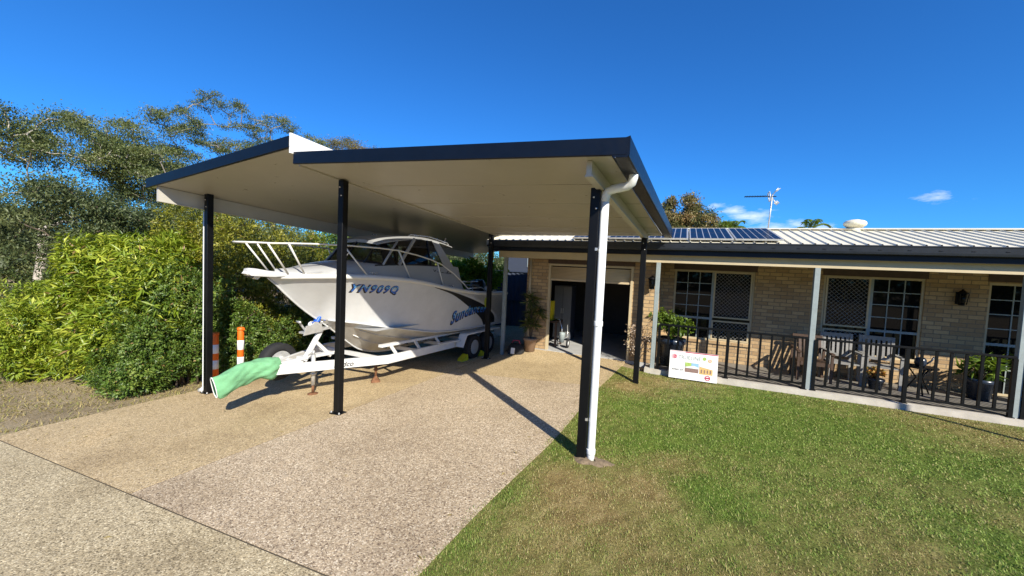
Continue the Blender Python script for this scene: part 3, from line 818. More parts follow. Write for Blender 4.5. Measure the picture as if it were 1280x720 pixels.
def antenna():
    a = thing('antenna', 'tall galvanised television antenna on a mast above the solar panels', 'antenna')
    bx, by = 1.86, 11.05
    m = MB(); m.tube([(bx-.02, by, 3.2), (bx+.02, by, 4.12)], .016, 8); m.build('mast', M['alu'], a)
    zz = 4.06
    m = MB(); m.tube([(bx-.56, by+.02, zz+.02), (bx+.10, by-.01, zz)], .011, 8)
    for k in range(14):
        x = bx-.54+k*.034; m.tube([(x, by-.10, zz+.018), (x, by+.13, zz+.018)], .005, 6)
    m.build('director_boom', M['black'], a)
    m = MB()
    for s in (-1, 1):
        m.tube([(bx+.02, by, zz+s*.03), (bx+.12, by-.02, zz+s*.20)], .010, 6); 
        for q in (-.14, -.07, 0, .07, .14): m.tube([(bx+.02+.1*.6, by+q-.02, zz+s*.13-.0), (bx+.02+.13, by+q+.03, zz+s*.17)], .008, 6)
    m.tube([(bx-.06, by-.1, zz+.1), (bx-.06, by+.1, zz+.1), (bx-.02, by+.1, zz-.1), (bx-.02, by-.1, zz-.1), (bx-.06, by-.1, zz+.1)], .012, 6)
    m.build('reflector', M['alu'], a)
antenna()

def vent():
    v = thing('roof_ventilator', 'round cream whirling ventilator on the roof ridge', 'roof vent')
    c = (3.43, 10.86, 3.25)
    m = MB(); m.lathe(c, [(.13, -.06), (.12, .05)], 20); m.build('collar', M['roofcream'], v)
    m = MB(); n = 22
    for k in range(n):                                  # curved vanes
        a0 = 2*math.pi*k/n; P = []
        for j in range(7):
            t = j/6; ang = math.pi*(.12 + .78*t); r = .205*math.sin(ang)**.6 + .0; z = c[2]+.13 - .085*math.cos(ang)
            P.append([(c[0]+r*math.cos(a0+q), c[1]+r*math.sin(a0+q), z) for q in (0, .16, .30)])
        m.sheet(P)
    m.lathe((c[0], c[1], c[2]+.05), [(.15, 0), (.18, .06), (.15, .13), (.0, .15)], 16)
    m.build('turbine', M['roofcream'], v)
    m = MB(); m.lathe((c[0], c[1], c[2]+.200), [(.12, 0), (.08, .018), (0, .024)], 20); m.build('cap', M['roofcream'], v)
vent()

# wall lanterns
def lantern(x, y, z, label):
    l = thing('wall_lantern', label, 'lantern', 'black coach lanterns on the brick wall', loc=(x, y, z))
    m = MB(); m.box((-.05, -.012, -.12), (.05, -.001, .12)); m.bar((0, -.01, .08), (0, -.11, .13), .02, .02); m.build('wall_bracket', M['black'], l)
    m = MB()
    for sx in (-1, 1):
        for sy in (-1, 1): m.bar((sx*.045, -.11+sy*.045, -.12), (sx*.062, -.11+sy*.062, .09), .012, .012)
    m.lathe((0, -.11, .09), [(.095, 0), (.09, .015), (.04, .06), (.02, .07), (.02, .085), (0, .09)], 4); m.lathe((0, -.11, -.14), [(.04, 0), (.066, .02)], 4)
    m.build('cage', M['black'], l)
    m = MB(); m.lathe((0, -.11, -.118), [(.050, 0), (.068, .205)], 4); m.build('lamp_glass', M['glass'], l)
lantern(-.60, 9.40, 1.86, 'black lantern on the brick beside the garage, half hidden by a verandah post')
lantern(5.08, 10.6, 1.87, 'black lantern on the brick wall between window and right sliding door')

# ------------------------------------------------------------------ verandah balustrade
def railing(x0, x1, label, gate=False):
    r = thing('balustrade', label, 'balustrade', 'black balustrade bays along the verandah')
    y = 8.95
    m = MB(); m.bar((x0, y, .985), (x1, y, .985), .055, .04, ch=.006); m.build('top_rail', M['black'], r)
    m = MB(); m.bar((x0, y, .10), (x1, y, .10), .04, .035); m.build('bottom_rail', M['black'], r)
    n = max(2, round((x1-x0)/.185))
    for k in range(n+1):
        x = x0 + (x1-x0)*k/n
        big = (k == n//2) or k in (0, n)
        w = .055 if big else .036
        b = MB(); b.bar((x, y, .0 if big else .117), (x, y, .965), w, w*.8, up=(0, 1, 0))
        if big: b.box((x-.045, y-.04, 0), (x+.045, y+.04, .012))
        b.build('baluster', M['black'], r)
railing(-.36, 2.27, 'black balustrade bay behind the white sign, left bay')
railing(2.41, 5.03, 'black balustrade bay in front of the slatted chairs, middle bay')
railing(5.17, 7.83, 'black balustrade bay at the right end, past the right light grey post')

# ------------------------------------------------------------------ text helper
def text_geo(body, size, shear=0.0, offset=0.0, extrude=.0, spacing=1.0, res=3):
    cu = bpy.data.curves.new('lettering', 'FONT'); cu.body = body; cu.size = size; cu.shear = shear; cu.offset = offset
    cu.extrude = extrude; cu.space_character = spacing; cu.resolution_u = res; cu.fill_mode = 'FRONT'
    o = bpy.data.objects.new('lettering', cu); COL.objects.link(o)
    dg = bpy.context.evaluated_depsgraph_get(); dg.update()
    me = bpy.data.meshes.new_from_object(o.evaluated_get(dg))
    V = [tuple(v.co) for v in me.vertices]; F = [tuple(p.vertices) for p in me.polygons]
    bpy.data.objects.remove(o); bpy.data.curves.remove(cu); bpy.data.meshes.remove(me)
    return V, F
def fit_text(body, w, h, **kw):
    V, F = text_geo(body, 1.0, **kw)
    xs = [v[0] for v in V]; ys = [v[1] for v in V]
    ax, bx, ay, by = min(xs), max(xs), min(ys), max(ys)
    return [((v[0]-ax)/(bx-ax)*w, (v[1]-ay)/(by-ay)*h) for v in V], F

# ------------------------------------------------------------------ advertising sign leaning on the balustrade
def sign():
    s = thing('sign', 'white advertising sign with red logo and two pictures, leaning on the balustrade', 'sign')
    W, H = .90, .565
    o = Vector((-.115, 8.66, -.068)); ux = Vector((1, .012, .0)).normalized(); uz = Vector((0, .16, 1)).normalized(); nn = ux.cross(uz).normalized() * 1
    if nn.y > 0: nn = -nn
    def P(u, v, d): return o + ux*u + uz*v + nn*d
    def flat(m, u0, v0, u1, v1, d): m.hexa([P(u0, v0, d-.001), P(u1, v0, d-.001), P(u1, v1, d-.001), P(u0, v1, d-.001), P(u0, v0, d), P(u1, v0, d), P(u1, v1, d), P(u0, v1, d)])
    def disc(m, u, v, r, d, n=20, r0=0):
        if r0 == 0: m.add([P(u+r*math.cos(2*math.pi*k/n), v+r*math.sin(2*math.pi*k/n), d) for k in range(n)], [tuple(range(n))])
        else:
            vs = [P(u+q*math.cos(2*math.pi*k/n), v+q*math.sin(2*math.pi*k/n), d) for q in (r0, r) for k in range(n)]
            m.add(vs, [(k, (k+1) % n, n+(k+1) % n, n+k) for k in range(n)])
    def write(body, u, v, w, h, d, mat, name='lettering', **kw):
        V, F = fit_text(body, w, h, **kw); m = MB(); m.add([P(u+a, v+b, d) for a, b in V], F); m.build(name, mat, s)
    m = MB(); m.hexa([P(0, 0, -.012), P(W, 0, -.012), P(W, H, -.012), P(0, H, -.012), P(0, 0, 0), P(W, 0, 0), P(W, H, 0), P(0, H, 0)]); m.build('board', M['sign'], s)
    m = MB(); flat(m, .30, H-.022, W-.004, H-.004, .003); m.build('header_strip', M['red'], s)
    m = MB(); flat(m, .02, H-.022, .298, H-.006, .003); m.build('header_strip', M['palered'], s)
    m = MB(); disc(m, .085, .445, .055, .003, 20); m.build('logo_halo', M['palered'], s)
    m = MB(); flat(m, .072, .412, .128, .478, .006); m.build('logo', M['red'], s)
    m = MB(); flat(m, .086, .430, .098, .466, .008); flat(m, .104, .422, .110, .452, .008); m.build('logo_mark', M['palered'], s)
    write('TRUELINE', .165, .405, .425, .075, .004, M['greyprint'])
    for (u, v) in ((.655, .455), (.755, .425)):
        m = MB(); disc(m, u, v, .036, .003, 20, .020); m.build('badge_ring', M['greenprint'] if u < .7 else M['tanprint'], s)
        m = MB(); disc(m, u, v, .018, .003, 14); m.build('badge', M['palered'] if u > .7 else M['greenprint'], s)
    # left picture: house under sky and trees, right picture: tan patio
    m = MB(); flat(m, .30, .15, .555, .345, .003); m.build('picture', M['brownprint'], s)
    m = MB(); flat(m, .42, .265, .553, .343, .005); m.build('picture_sky', M['skyprint'], s)
    m = MB(); flat(m, .302, .265, .418, .343, .005); m.build('picture_tree', M['greenprint'], s)
    m = MB(); m.add([P(.305, .235, .0065), P(.55, .232, .0065), P(.55, .262, .0065), P(.47, .292, .0065), P(.305, .255, .0065)], [(0, 1, 2, 3, 4)]); m.build('picture_roof', M['palegrey'], s)
    m = MB(); flat(m, .57, .14, .815, .315, .003); m.build('picture', M['tanprint'], s)
    m = MB(); m.add([P(.57, .29, .006), P(.815, .25, .006), P(.815, .316, .006), P(.57, .316, .006)], [(0, 1, 2, 3)]); m.build('picture_roof', M['palegrey'], s)
    m = MB()
    for k in range(4): flat(m, .60+k*.055, .165, .622+k*.055, .235, .006)
    m.build('picture_window', M['brownprint'], s)
    # illegible body copy as rows of fine strokes, bold line low on the left
    m = MB()
    for i in range(6):
        v = .36 - i*.030
        for j in range(4):
            flat(m, .05+j*.055, v, .05+j*.055+random.uniform(.025, .048), v+.012, .003)
    for i in range(3):
        for j in range(9): flat(m, .05+j*.065, .045+i*.028, .05+j*.065+random.uniform(.03, .055), .053+i*.028, .003)
    m.build('body_copy', M['palegrey'], s)
    m = MB()
    for j in range(8):
        if j == 5: continue
        u = .06+j*.026; m.add([P(u, .165, .004), P(u+.014, .165, .004), P(u+.022, .195, .004), P(u+.008, .195, .004)], [(0, 1, 2, 3)])
    m.build('bold_line', M['text_black'], s)
    m = MB(); disc(m, .725, .075, .052, .003, 24, .036); flat(m, .680, .062, .770, .09, .004); m.build('stamp', M['red'], s)
sign()

# ------------------------------------------------------------------ boat and trailer
TH = RAD(2.6)
_ax = (math.sin(TH), math.cos(TH)); _lat = (math.cos(TH), -math.sin(TH)); _o = (-5.95, 4.0)
def B(s, t, z): return (_o[0] + _ax[0]*s + _lat[0]*t, _o[1] + _ax[1]*s + _lat[1]*t, z)
def itp(x, tab):
    xs = [a for a, b in tab]; ys = [b for a, b in tab]
    # smooth (Catmull-Rom like) interpolation
    if x <= xs[0]: return ys[0]
    if x >= xs[-1]: return ys[-1]
    i = max(k for k in range(len(xs)) if xs[k] <= x); i = min(i, len(xs)-2)
    h = xs[i+1]-xs[i]; t = (x-xs[i])/h
    m0 = (ys[i+1]-ys[i-1])/(xs[i+1]-xs[i-1]) if i > 0 else (ys[i+1]-ys[i])/h
    m1 = (ys[i+2]-ys[i])/(xs[i+2]-xs[i]) if i < len(xs)-2 else (ys[i+1]-ys[i])/h
    return ys[i]*(2*t**3-3*t*t+1) + m0*h*(t**3-2*t*t+t) + ys[i+1]*(-2*t**3+3*t*t) + m1*h*(t**3-t*t)
SHT = [(0, .05), (.35, .36), (.7, .60), (1.2, .86), (2.0, 1.07), (3.0, 1.16), (6.1, 1.16)]
SHZ = [(0, 1.735), (.5, 1.765), (1.0, 1.775), (1.6, 1.755), (2.3, 1.690), (3.2, 1.545), (4.2, 1.42), (5.0, 1.365), (6.1, 1.335)]
CHT = [(.9, 0.0), (1.1, .24), (1.35, .46), (1.8, .70), (2.3, .86), (3.0, .97), (4.1, 1.02), (6.1, 1.02)]
CHZ = [(.9, .985), (1.3, .925), (1.8, .82), (2.3, .725), (3.0, .60), (4.1, .53), (5.4, .505), (6.1, .49)]
KZ = [(0, 1.73), (.07, 1.68), (.335, 1.42), (.625, 1.17), (.9, .97), (1.11, .826), (1.665, .395), (1.9, .26), (2.3, .16), (3.0, .11), (6.1, .09)]
def side(s, u):
    """hull side near: u 0 at chine (or stem), 1 at sheer -> (t, z)"""
    tg, zg = itp(s, SHT), itp(s, SHZ)
    if s < .9: tc, zc = 0.0, itp(s, KZ)
    else: tc, zc = itp(s, CHT), itp(s, CHZ)
    return tc + (tg-tc)*u**1.12, zc + (zg-zc)*u
def side_z(s, z):
    zg = itp(s, SHZ); zc = itp(s, KZ) if s < .9 else itp(s, CHZ)
    u = min(1, max(0, (z-zc)/(zg-zc))); return side(s, u)[0]

def boat():
    b = thing('boat', 'white trailer boat with hardtop cabin and blue lettering, parked under the carport', 'boat')
    st = list(np.concatenate([np.linspace(0, .9, 10), np.linspace(1.0, 3.0, 17), np.linspace(3.2, 6.05, 15)]))
    m = MB()
    for sg in (1, -1):
        P = []
        for s in st:
            P.append([B(s, sg*t, z) for t, z in [side(s, u) for u in np.linspace(0, 1, 9)]])
        m.sheet(P if sg > 0 else [r[::-1] for r in P])
    # transom
    e = st[-1]; m.add([B(e, t, z) for t, z in [(-itp(e, CHT), itp(e, CHZ)), (0, itp(e, KZ)), (itp(e, CHT), itp(e, CHZ)), (itp(e, SHT), itp(e, SHZ)), (-itp(e, SHT), itp(e, SHZ))]], [(0, 1, 2, 3, 4)])
    hull = m.build('hull', M['gel'], b)
    m = MB(); st2 = [s for s in st if s >= .9]
    for sg in (1, -1):
        P = []
        for s in st2:
            tc, zc, zk = itp(s, CHT), itp(s, CHZ), itp(s, KZ)
            P.append([B(s, sg*tc*v, zk + (zc-zk)*v**1.1) for v in np.linspace(0, 1, 6)])
        m.sheet(P if sg < 0 else [r[::-1] for r in P])
    m.build('bottom', M['bottom'], hull)
    for sg in (1, -1):                                   # chine rail and gunwale band
        m = MB(); m.tube([B(s, sg*(itp(s, CHT)+.012), itp(s, CHZ)-.004) for s in st2[1:]], .018, 6); m.build('chine_rail', M['gel'], hull)
        m = MB(); P = []
        for s in st[1:]:
            t, z = itp(s, SHT), itp(s, SHZ)
            P.append([B(s, sg*(t+a), z+c) for a, c in [(-.01, -.035), (.022, -.03), (.030, .0), (.022, .035), (-.03, .05), (-.12, .052), (-.12, .02)]])
        m.sheet(P if sg > 0 else [r[::-1] for r in P]); m.build('gunwale', M['railwhite'], hull)
    m = MB(); m.tube([B(s, 0, itp(s, KZ)-.005) for s in np.linspace(.0, 3, 24)], .016, 6); m.build('keel_bar', M['gel'], hull)
    # foredeck and cabin sides
    CT = [(.1, .10), (.4, .30), (.8, .53), (1.2, .70), (1.7, .82), (2.2, .875), (3.9, .90)]
    CZ = [(.1, 1.80), (.4, 1.825), (.7, 1.885), (1.13, 1.96), (1.8, 2.015), (2.5, 2.035), (3.4, 2.025), (3.9, 2.02)]
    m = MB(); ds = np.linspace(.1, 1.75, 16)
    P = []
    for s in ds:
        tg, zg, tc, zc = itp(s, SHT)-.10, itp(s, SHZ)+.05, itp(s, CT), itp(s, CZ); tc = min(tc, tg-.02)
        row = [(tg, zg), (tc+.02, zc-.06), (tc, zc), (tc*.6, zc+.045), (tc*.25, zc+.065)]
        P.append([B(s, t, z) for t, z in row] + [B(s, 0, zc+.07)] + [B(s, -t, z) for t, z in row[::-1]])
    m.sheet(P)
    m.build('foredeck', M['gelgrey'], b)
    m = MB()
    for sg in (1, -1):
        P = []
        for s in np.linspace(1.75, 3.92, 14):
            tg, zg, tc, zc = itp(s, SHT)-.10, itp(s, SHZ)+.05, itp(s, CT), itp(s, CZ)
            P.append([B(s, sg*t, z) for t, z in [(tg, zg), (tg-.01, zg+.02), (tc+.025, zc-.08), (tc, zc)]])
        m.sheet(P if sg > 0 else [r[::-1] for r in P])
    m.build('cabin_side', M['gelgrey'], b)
    # black band under the glass
    for sg in (1, -1):
        m = MB(); P = [[B(s, sg*(itp(s, CT)+.006), itp(s, CZ)-.018), B(s, sg*(itp(s, CT)+.004), itp(s, CZ)+.01)] for s in np.linspace(1.45, 3.45, 12)]
        m.sheet(P); m.build('window_gasket', M['text_black'], b)
    # hardtop
    HZ = [(1.72, 2.395), (1.95, 2.47), (2.5, 2.555), (3.0, 2.575), (3.5, 2.535), (3.85, 2.485)]
    HT = [(1.72, .52), (1.85, .66), (2.1, .75), (3.0, .79), (3.85, .76)]
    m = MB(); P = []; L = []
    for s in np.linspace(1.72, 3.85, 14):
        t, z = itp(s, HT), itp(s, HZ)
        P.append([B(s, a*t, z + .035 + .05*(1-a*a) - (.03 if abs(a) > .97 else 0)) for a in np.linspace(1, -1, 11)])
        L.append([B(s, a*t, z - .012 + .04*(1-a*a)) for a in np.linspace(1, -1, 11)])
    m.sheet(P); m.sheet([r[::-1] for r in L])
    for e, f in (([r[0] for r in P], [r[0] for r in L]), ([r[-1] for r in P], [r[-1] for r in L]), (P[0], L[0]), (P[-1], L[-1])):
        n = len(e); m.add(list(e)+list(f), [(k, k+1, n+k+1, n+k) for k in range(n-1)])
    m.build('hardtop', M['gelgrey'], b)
    # windscreen (three panes) and side glass
    base = [(1.62, -.86, 2.0), (1.42, -.5, 1.985), (1.34, 0, 1.975), (1.42, .5, 1.985), (1.62, .86, 2.0)]
    top = [(2.05, -.73, 2.475), (1.80, -.45, 2.43), (1.74, 0, 2.44), (1.80, .45, 2.43), (2.05, .73, 2.475)]
    base[0] = (1.62, -.80, 2.0); base[4] = (1.62, .80, 2.0)
    for i in range(4):
        m = MB(); m.add([B(*base[i]), B(*base[i+1]), B(*top[i+1]), B(*top[i])], [(0, 1, 2, 3)]); m.build('windscreen', M['tint'], b)
    for i in range(5):
        m = MB(); m.tube([B(*base[i]), B(*top[i])], .018 if i in (1, 2, 3) else .022, 6); m.build('screen_post', M['text_black'] if i in (1, 2, 3) else M['gelgrey'], b)
    m = MB(); m.tube([B(*p) for p in base], .018, 6); m.build('screen_base', M['text_black'], b)
    m = MB(); m.tube([B(s, t, z-.01) for s, t, z in top], .02, 6); m.build('screen_top', M['text_black'], b)
    for sg in (1, -1):
        def Q(s, t, z): return B(s, sg*t, z)
        m = MB(); m.add([Q(1.62, .80, 2.0), Q(2.0, .868, 2.03), Q(2.46, .79, 2.545), Q(2.05, .73, 2.475)], [(0, 1, 2, 3)]); m.build('side_window', M['tint'], b)
        m = MB(); m.add([Q(2.04, .870, 2.035), Q(3.36, .893, 2.03), Q(3.06, .795, 2.565), Q(2.50, .79, 2.55)], [(0, 1, 2, 3)]); m.build('side_window', M['tint'], b)
        m = MB(); m.bar(Q(1.97, .872, 2.02), Q(2.48, .792, 2.56), .055, .04, up=(1, 0, 0)); m.build('pillar', M['gelgrey'], b)
        m = MB(); m.bar(Q(2.92, .885, 2.03), Q(2.86, .80, 2.56), .03, .03, up=(1, 0, 0)); m.build('pillar', M['text_black'], b)
        m = MB(); m.hexa([Q(3.36, .90, 2.03), Q(3.72, .905, 2.03), Q(3.72, .87, 2.03), Q(3.36, .865, 2.03), Q(3.03, .80, 2.57), Q(3.26, .80, 2.56), Q(3.26, .765, 2.56), Q(3.03, .765, 2.57)])
        m.hexa([Q(3.36, .90, 2.029), Q(3.72, .905, 2.029), Q(3.72, .87, 2.029), Q(3.36, .865, 2.029), Q(3.60, 1.04, 1.56), Q(3.98, 1.05, 1.50), Q(3.98, 1.0, 1.50), Q(3.60, 1.0, 1.56)][4:] + [Q(3.36, .90, 2.029), Q(3.72, .905, 2.029), Q(3.72, .87, 2.029), Q(3.36, .865, 2.029)])
        m.build('pillar', M['gelgrey'], b)
    # seat and wheel silhouettes inside the cabin
    m = MB(); m.box((-.2, -.2, 0), (.2, .2, .1)); v = [B(2.95 + y, .42 + x, 1.75 + z*6.5) for x, y, z in m.v]
    k = MB(); k.add(v, m.f); k.build('helm_seat', M['blackrub'], b)
    m = MB(); v0 = [(1.75, -.78, 1.6), (2.1, -.8, 1.6), (2.1, .8, 1.6), (1.75, .78, 1.6), (1.5, -.72, 2.0), (2.05, -.75, 2.02), (2.05, .75, 2.02), (1.5, .72, 2.0)]
    m.hexa([B(*p) for p in v0]); m.build('dashboard', M['gelgrey'], b)
    # cockpit floor and inner sides
    m = MB(); m.add([B(1.4, -.9, .8), B(6.0, -1.05, .8), B(6.0, 1.05, .8), B(1.4, .9, .8)], [(0, 1, 2, 3)]); m.build('cockpit_floor', M['gelgrey'], b)
    for sg in (1, -1):
        m = MB(); m.sheet([[B(s, sg*(itp(s, SHT)-.12), itp(s, SHZ)+.045), B(s, sg*(itp(s, SHT)-.13), .8)] for s in np.linspace(3.8, 6.0, 8)]); m.build('coaming', M['gelgrey'], b)
    # bowsprit with anchor roller
    m = MB(); P = []
    for s, w, zt, zb in ((-.33, .05, 1.845, 1.79), (-.30, .10, 1.862, 1.76), (-.2, .125, 1.858, 1.755), (0, .16, 1.825, 1.745), (.2, .24, 1.812, 1.765), (.42, .34, 1.815, 1.785)):
        P.append([B(s, w, zb), B(s, w+.01, (zt+zb)/2), B(s, w, zt), B(s, 0, zt+.012), B(s, -w, zt), B(s, -w-.01, (zt+zb)/2), B(s, -w, zb), B(s, 0, zb-.01), B(s, w, zb)])
    m.sheet(P); m.add(P[0][:8], [tuple(range(8))]); m.add(P[-1][:8], [tuple(range(8))[::-1]])
    bs = m.build('bowsprit', M['gel'], b)
    m = MB(); m.hexa([B(-.36, -.05, 1.79), B(-.36, .05, 1.79), B(-.18, .05, 1.70), B(-.18, -.05, 1.70), B(-.31, -.05, 1.85), B(-.31, .05, 1.85), B(-.13, .05, 1.75), B(-.13, -.05, 1.75)]); m.build('roller_bracket', M['railwhite'], bs)
    m = MB(); m.lathe(B(-.27, -.06, 1.755), [(.03, 0), (.02, .06), (.03, .12)], 10, axis=(_lat[0], _lat[1], 0)); m.build('anchor_roller', M['blackrub'], bs)
    # bow rail
    rt = [(-.10, .30, 2.262), (.1, .43, 2.278), (.5, .62, 2.298), (.9, .76, 2.306), (1.4, .90, 2.303), (1.84, .97, 2.285), (2.3, 1.02, 2.225), (2.7, 1.045, 2.155), (3.06, 1.06, 2.065), (3.5, 1.08, 1.87), (3.9, 1.09, 1.64), (4.19, 1.10, 1.44)]
    near = [B(*p) for p in rt]; far = [B(s, -t, z) for s, t, z in rt]
    front = [B(-.10, .30, 2.262), B(-.34, .24, 2.256), B(-.44, .12, 2.253), B(-.46, 0, 2.252), B(-.44, -.12, 2.253), B(-.34, -.24, 2.256), B(-.10, -.30, 2.262)]
    m = MB(); m.tube(near[::-1] + front[1:-1] + far, .0135, 8); rail = m.build('bow_rail', M['railwhite'], b)
    for sg in (1, -1):
        for a, c in (((-.18, .28, 2.26), (.17, .24, 1.80)), ((.06, .41, 2.276), (.36, .36, 1.815)), ((.80, .73, 2.305), (1.20, .85, 1.82)), ((1.84, .97, 2.285), (2.15, 1.01, 1.74)), ((2.92, 1.055, 2.10), (3.12, 1.08, 1.60))):
            m = MB(); m.tube([B(a[0], sg*a[1], a[2]), B(c[0], sg*c[1], c[2])], .0145, 8); m.build('stanchion', M['railwhite'], rail)
    # rocket launcher rack on the hardtop
    m = MB()
    for sg in (1, -1):
        m.tube([B(2.55, sg*.55, 2.60), B(2.62, sg*.55, 2.66), B(3.2, sg*.58, 2.67), B(3.86, sg*.60, 2.59), B(3.92, sg*.60, 2.54), B(3.80, sg*.60, 2.50)], .014, 8)
    m.tube([B(3.86, -.60, 2.59), B(3.86, .60, 2.59)], .014, 8); m.tube([B(3.1, -.58, 2.67), B(3.1, .58, 2.67)], .012, 8)
    rk = m.build('roof_rack', M['chrome'], b)
    for k in range(5):
        t = -.5+k*.25; m = MB(); m.tube([B(3.84, t, 2.50), B(3.93, t, 2.70)], .022, 8); m.build('rod_holder', M['chrome'], rk)
    m = MB(); m.tube([B(.98, -.02, .93), B(.93, 0, .90), B(.98, .02, .93)], .012, 6, cap=False); m.build('bow_eye', M['chrome'], b)
    for sg in (1, -1):
        for s in (1.35, 3.4, 5.4):
            tg, zg = itp(s, SHT)-.06, itp(s, SHZ)+.055; m = MB(); m.bar(B(s-.09, sg*tg, zg+.035), B(s+.09, sg*tg, zg+.035), .022, .018, ch=.005); m.bar(B(s-.03, sg*tg, zg-.005), B(s-.03, sg*tg, zg+.03), .016, .016); m.bar(B(s+.03, sg*tg, zg-.005), B(s+.03, sg*tg, zg+.03), .016, .016); m.build('cleat', M['chrome'], b)
        for f in (.38, .68):                                 # strakes under the chine
            m = MB(); m.tube([B(s, sg*itp(s, CHT)*f, itp(s, KZ)+(itp(s, CHZ)-itp(s, KZ))*f**1.1-.006) for s in np.linspace(1.5, 6, 16)], .012, 5); m.build('strake', M['bottom'], b)
        m = MB(); s = 4.6; m.lathe(B(s, sg*(side_z(s, 1.0)-.01), 1.02), [(.05, 0), (.05, .016), (.03, .02), (0, .02)], 14, axis=(_lat[0]*sg, _lat[1]*sg, 0)); m.build('skin_fitting', M['chrome'], b)
    # cockpit clutter: bait board, rods, bottle, outboard
    m = MB(); m.hexa([B(5.2, -.5, 1.52), B(5.2, .5, 1.52), B(5.6, .5, 1.50), B(5.6, -.5, 1.50), B(5.2, -.5, 1.56), B(5.2, .5, 1.56), B(5.6, .5, 1.54), B(5.6, -.5, 1.54)])
    for t in (-.4, .4): m.tube([B(5.4, t, .85), B(5.4, t, 1.52)], .02, 6)
    m.build('bait_board', M['gelgrey'], b)
    m = MB()
    m.tube([B(4.2, .98, 1.50), B(4.9, .98, 1.52), B(5.2, .98, 1.40)], .018, 8); m.tube([B(4.2, .75, 1.66), B(5.1, .75, 1.66)], .018, 8); m.build('grab_rail', M['chrome'], b)
    m = MB(); m.lathe(B(5.22, .98, 1.40), [(.0, 0), (.07, .01), (.085, .07), (.06, .14), (0, .17)], 14); m.build('float', M['gel'], b)
    m = MB(); P = []
    for z, a, w in ((.95, .20, .17), (1.0, .26, .22), (1.35, .30, .23), (1.55, .27, .21), (1.66, .18, .15)):
        P.append([B(6.35 + a*math.cos(k*math.pi/6), w*math.sin(k*math.pi/6), z) for k in range(13)])
    m.sheet(P); m.add(P[-1][:12], [tuple(range(12))]); ob = m.build('outboard', M['fishdark'], b)
    m = MB(); m.hexa([B(6.2, -.06, .15), B(6.55, -.05, .15), B(6.55, .05, .15), B(6.2, .06, .15), B(6.18, -.1, .96), B(6.5, -.1, .96), B(6.5, .1, .96), B(6.18, .1, .96)]); m.build('leg', M['fishdark'], ob)
    # decals laid on the curved side
    def decal(name, uv, F, s0, z0, sl, mat, lift, subdiv=True):
        m = MB(); V = []
        for u, v in uv:
            s = s0+u; z = z0 + v + sl*u; V.append(B(s, side_z(s, z)+lift, z))
        m.add(V, F); return m.build(name, mat, hull)
    V, F = fit_text('YN909Q', .84, .190, shear=.16, offset=.05, spacing=1.2); decal('registration_outline', [(u-.015, v-.025) for u, v in V], F, 1.035, 1.49, -.037, M['text_black'], .004)
    V, F = fit_text('YN909Q', .81, .160, shear=.16, offset=.015, spacing=1.2); decal('registration', V, F, 1.045, 1.49, -.037, M['text_blue'], .008)
    V, F = fit_text('YN909Q', .79, .05, shear=.16, offset=-.005, spacing=1.2); decal('registration_shine', [(u, v+.018) for u, v in V][:0] or V, F, 1.06, 1.575, -.037, M['text_light'], .011)
    def arch(V): return [(u, v*(1-.42*u/1.55) + .0 + .135*math.sin(math.pi*min(1, u/1.55)*.85)) for u, v in V]
    V, F = fit_text('Sundancer', 1.50, .33, shear=.18, offset=.045, spacing=1.12); V = arch([(u-.02, v-.03) for u, v in V]); decal('name_outline', V, F, 3.52, .70, .055, M['text_black'], .004)
    V, F = fit_text('Sundancer', 1.46, .295, shear=.18, offset=.012, spacing=1.12); V = arch(V); decal('name', V, F, 3.53, .705, .055, M['text_blue'], .008)
    V, F = fit_text('Sundancer', 1.43, .12, shear=.18, offset=-.012, spacing=1.12); V = [(u, v+.12) for u, v in V]; V = arch(V); decal('name_highlight', V, F, 3.55, .715, .055, M['text_light'], .0115)
    # dark swoosh on the quarter, white edge stripe, lime fish
    def strip(name, up, lo, mat, lift):
        m = MB(); P = []
        for k in range(17):
            t = k/16; r = []
            for q in (0, .33, .67, 1):
                a = itp(t, [(i/(len(up)-1), p[0]) for i, p in enumerate(up)]); c = itp(t, [(i/(len(up)-1), p[1]) for i, p in enumerate(up)])
                d = itp(t, [(i/(len(lo)-1), p[0]) for i, p in enumerate(lo)]); e = itp(t, [(i/(len(lo)-1), p[1]) for i, p in enumerate(lo)])
                s, z = a+(d-a)*q, c+(e-c)*q; r.append(B(s, side_z(s, z)+lift, z))
            P.append(r)
        m.sheet(P[::-1]); return m.build(name, mat, hull)
    strip('side_swoosh', [(2.75, 1.585), (3.5, 1.44), (4.3, 1.24), (5.0, 1.02), (5.5, .75), (5.6, .55)], [(2.75, 1.575), (3.4, 1.40), (4.0, 1.14), (4.5, .90), (4.85, .70), (5.0, .53)], M['fishdark'], .003)
    strip('side_stripe', [(3.5, 1.455), (4.2, 1.30), (4.8, 1.14), (5.25, .98), (5.6, .76)], [(3.5, 1.448), (4.2, 1.275), (4.8, 1.10), (5.23, .94), (5.57, .74)], M['gel'], .0045)
    strip('quarter_panel', [(3.7, 1.445), (4.3, 1.36), (5.0, 1.31), (5.6, 1.30), (6.0, 1.28)], [(3.7, 1.43), (4.3, 1.30), (4.8, 1.16), (5.3, .96), (6.0, .52)], M['alu'], .0025)
    m = MB(); n = 16; V = []
    for k in range(n):
        a = 2*math.pi*k/n; s = 4.98+.16*math.cos(a); z = 1.13+.14*math.sin(a)-.06*math.cos(a); V.append(B(s, side_z(s, z)+.007, z))
    m.add(V, [tuple(range(n))]); m.build('fish_emblem', M['lime'], hull)
    V, F = fit_text('Yellowfin', .62, .11, shear=.3, offset=.01); m = MB()
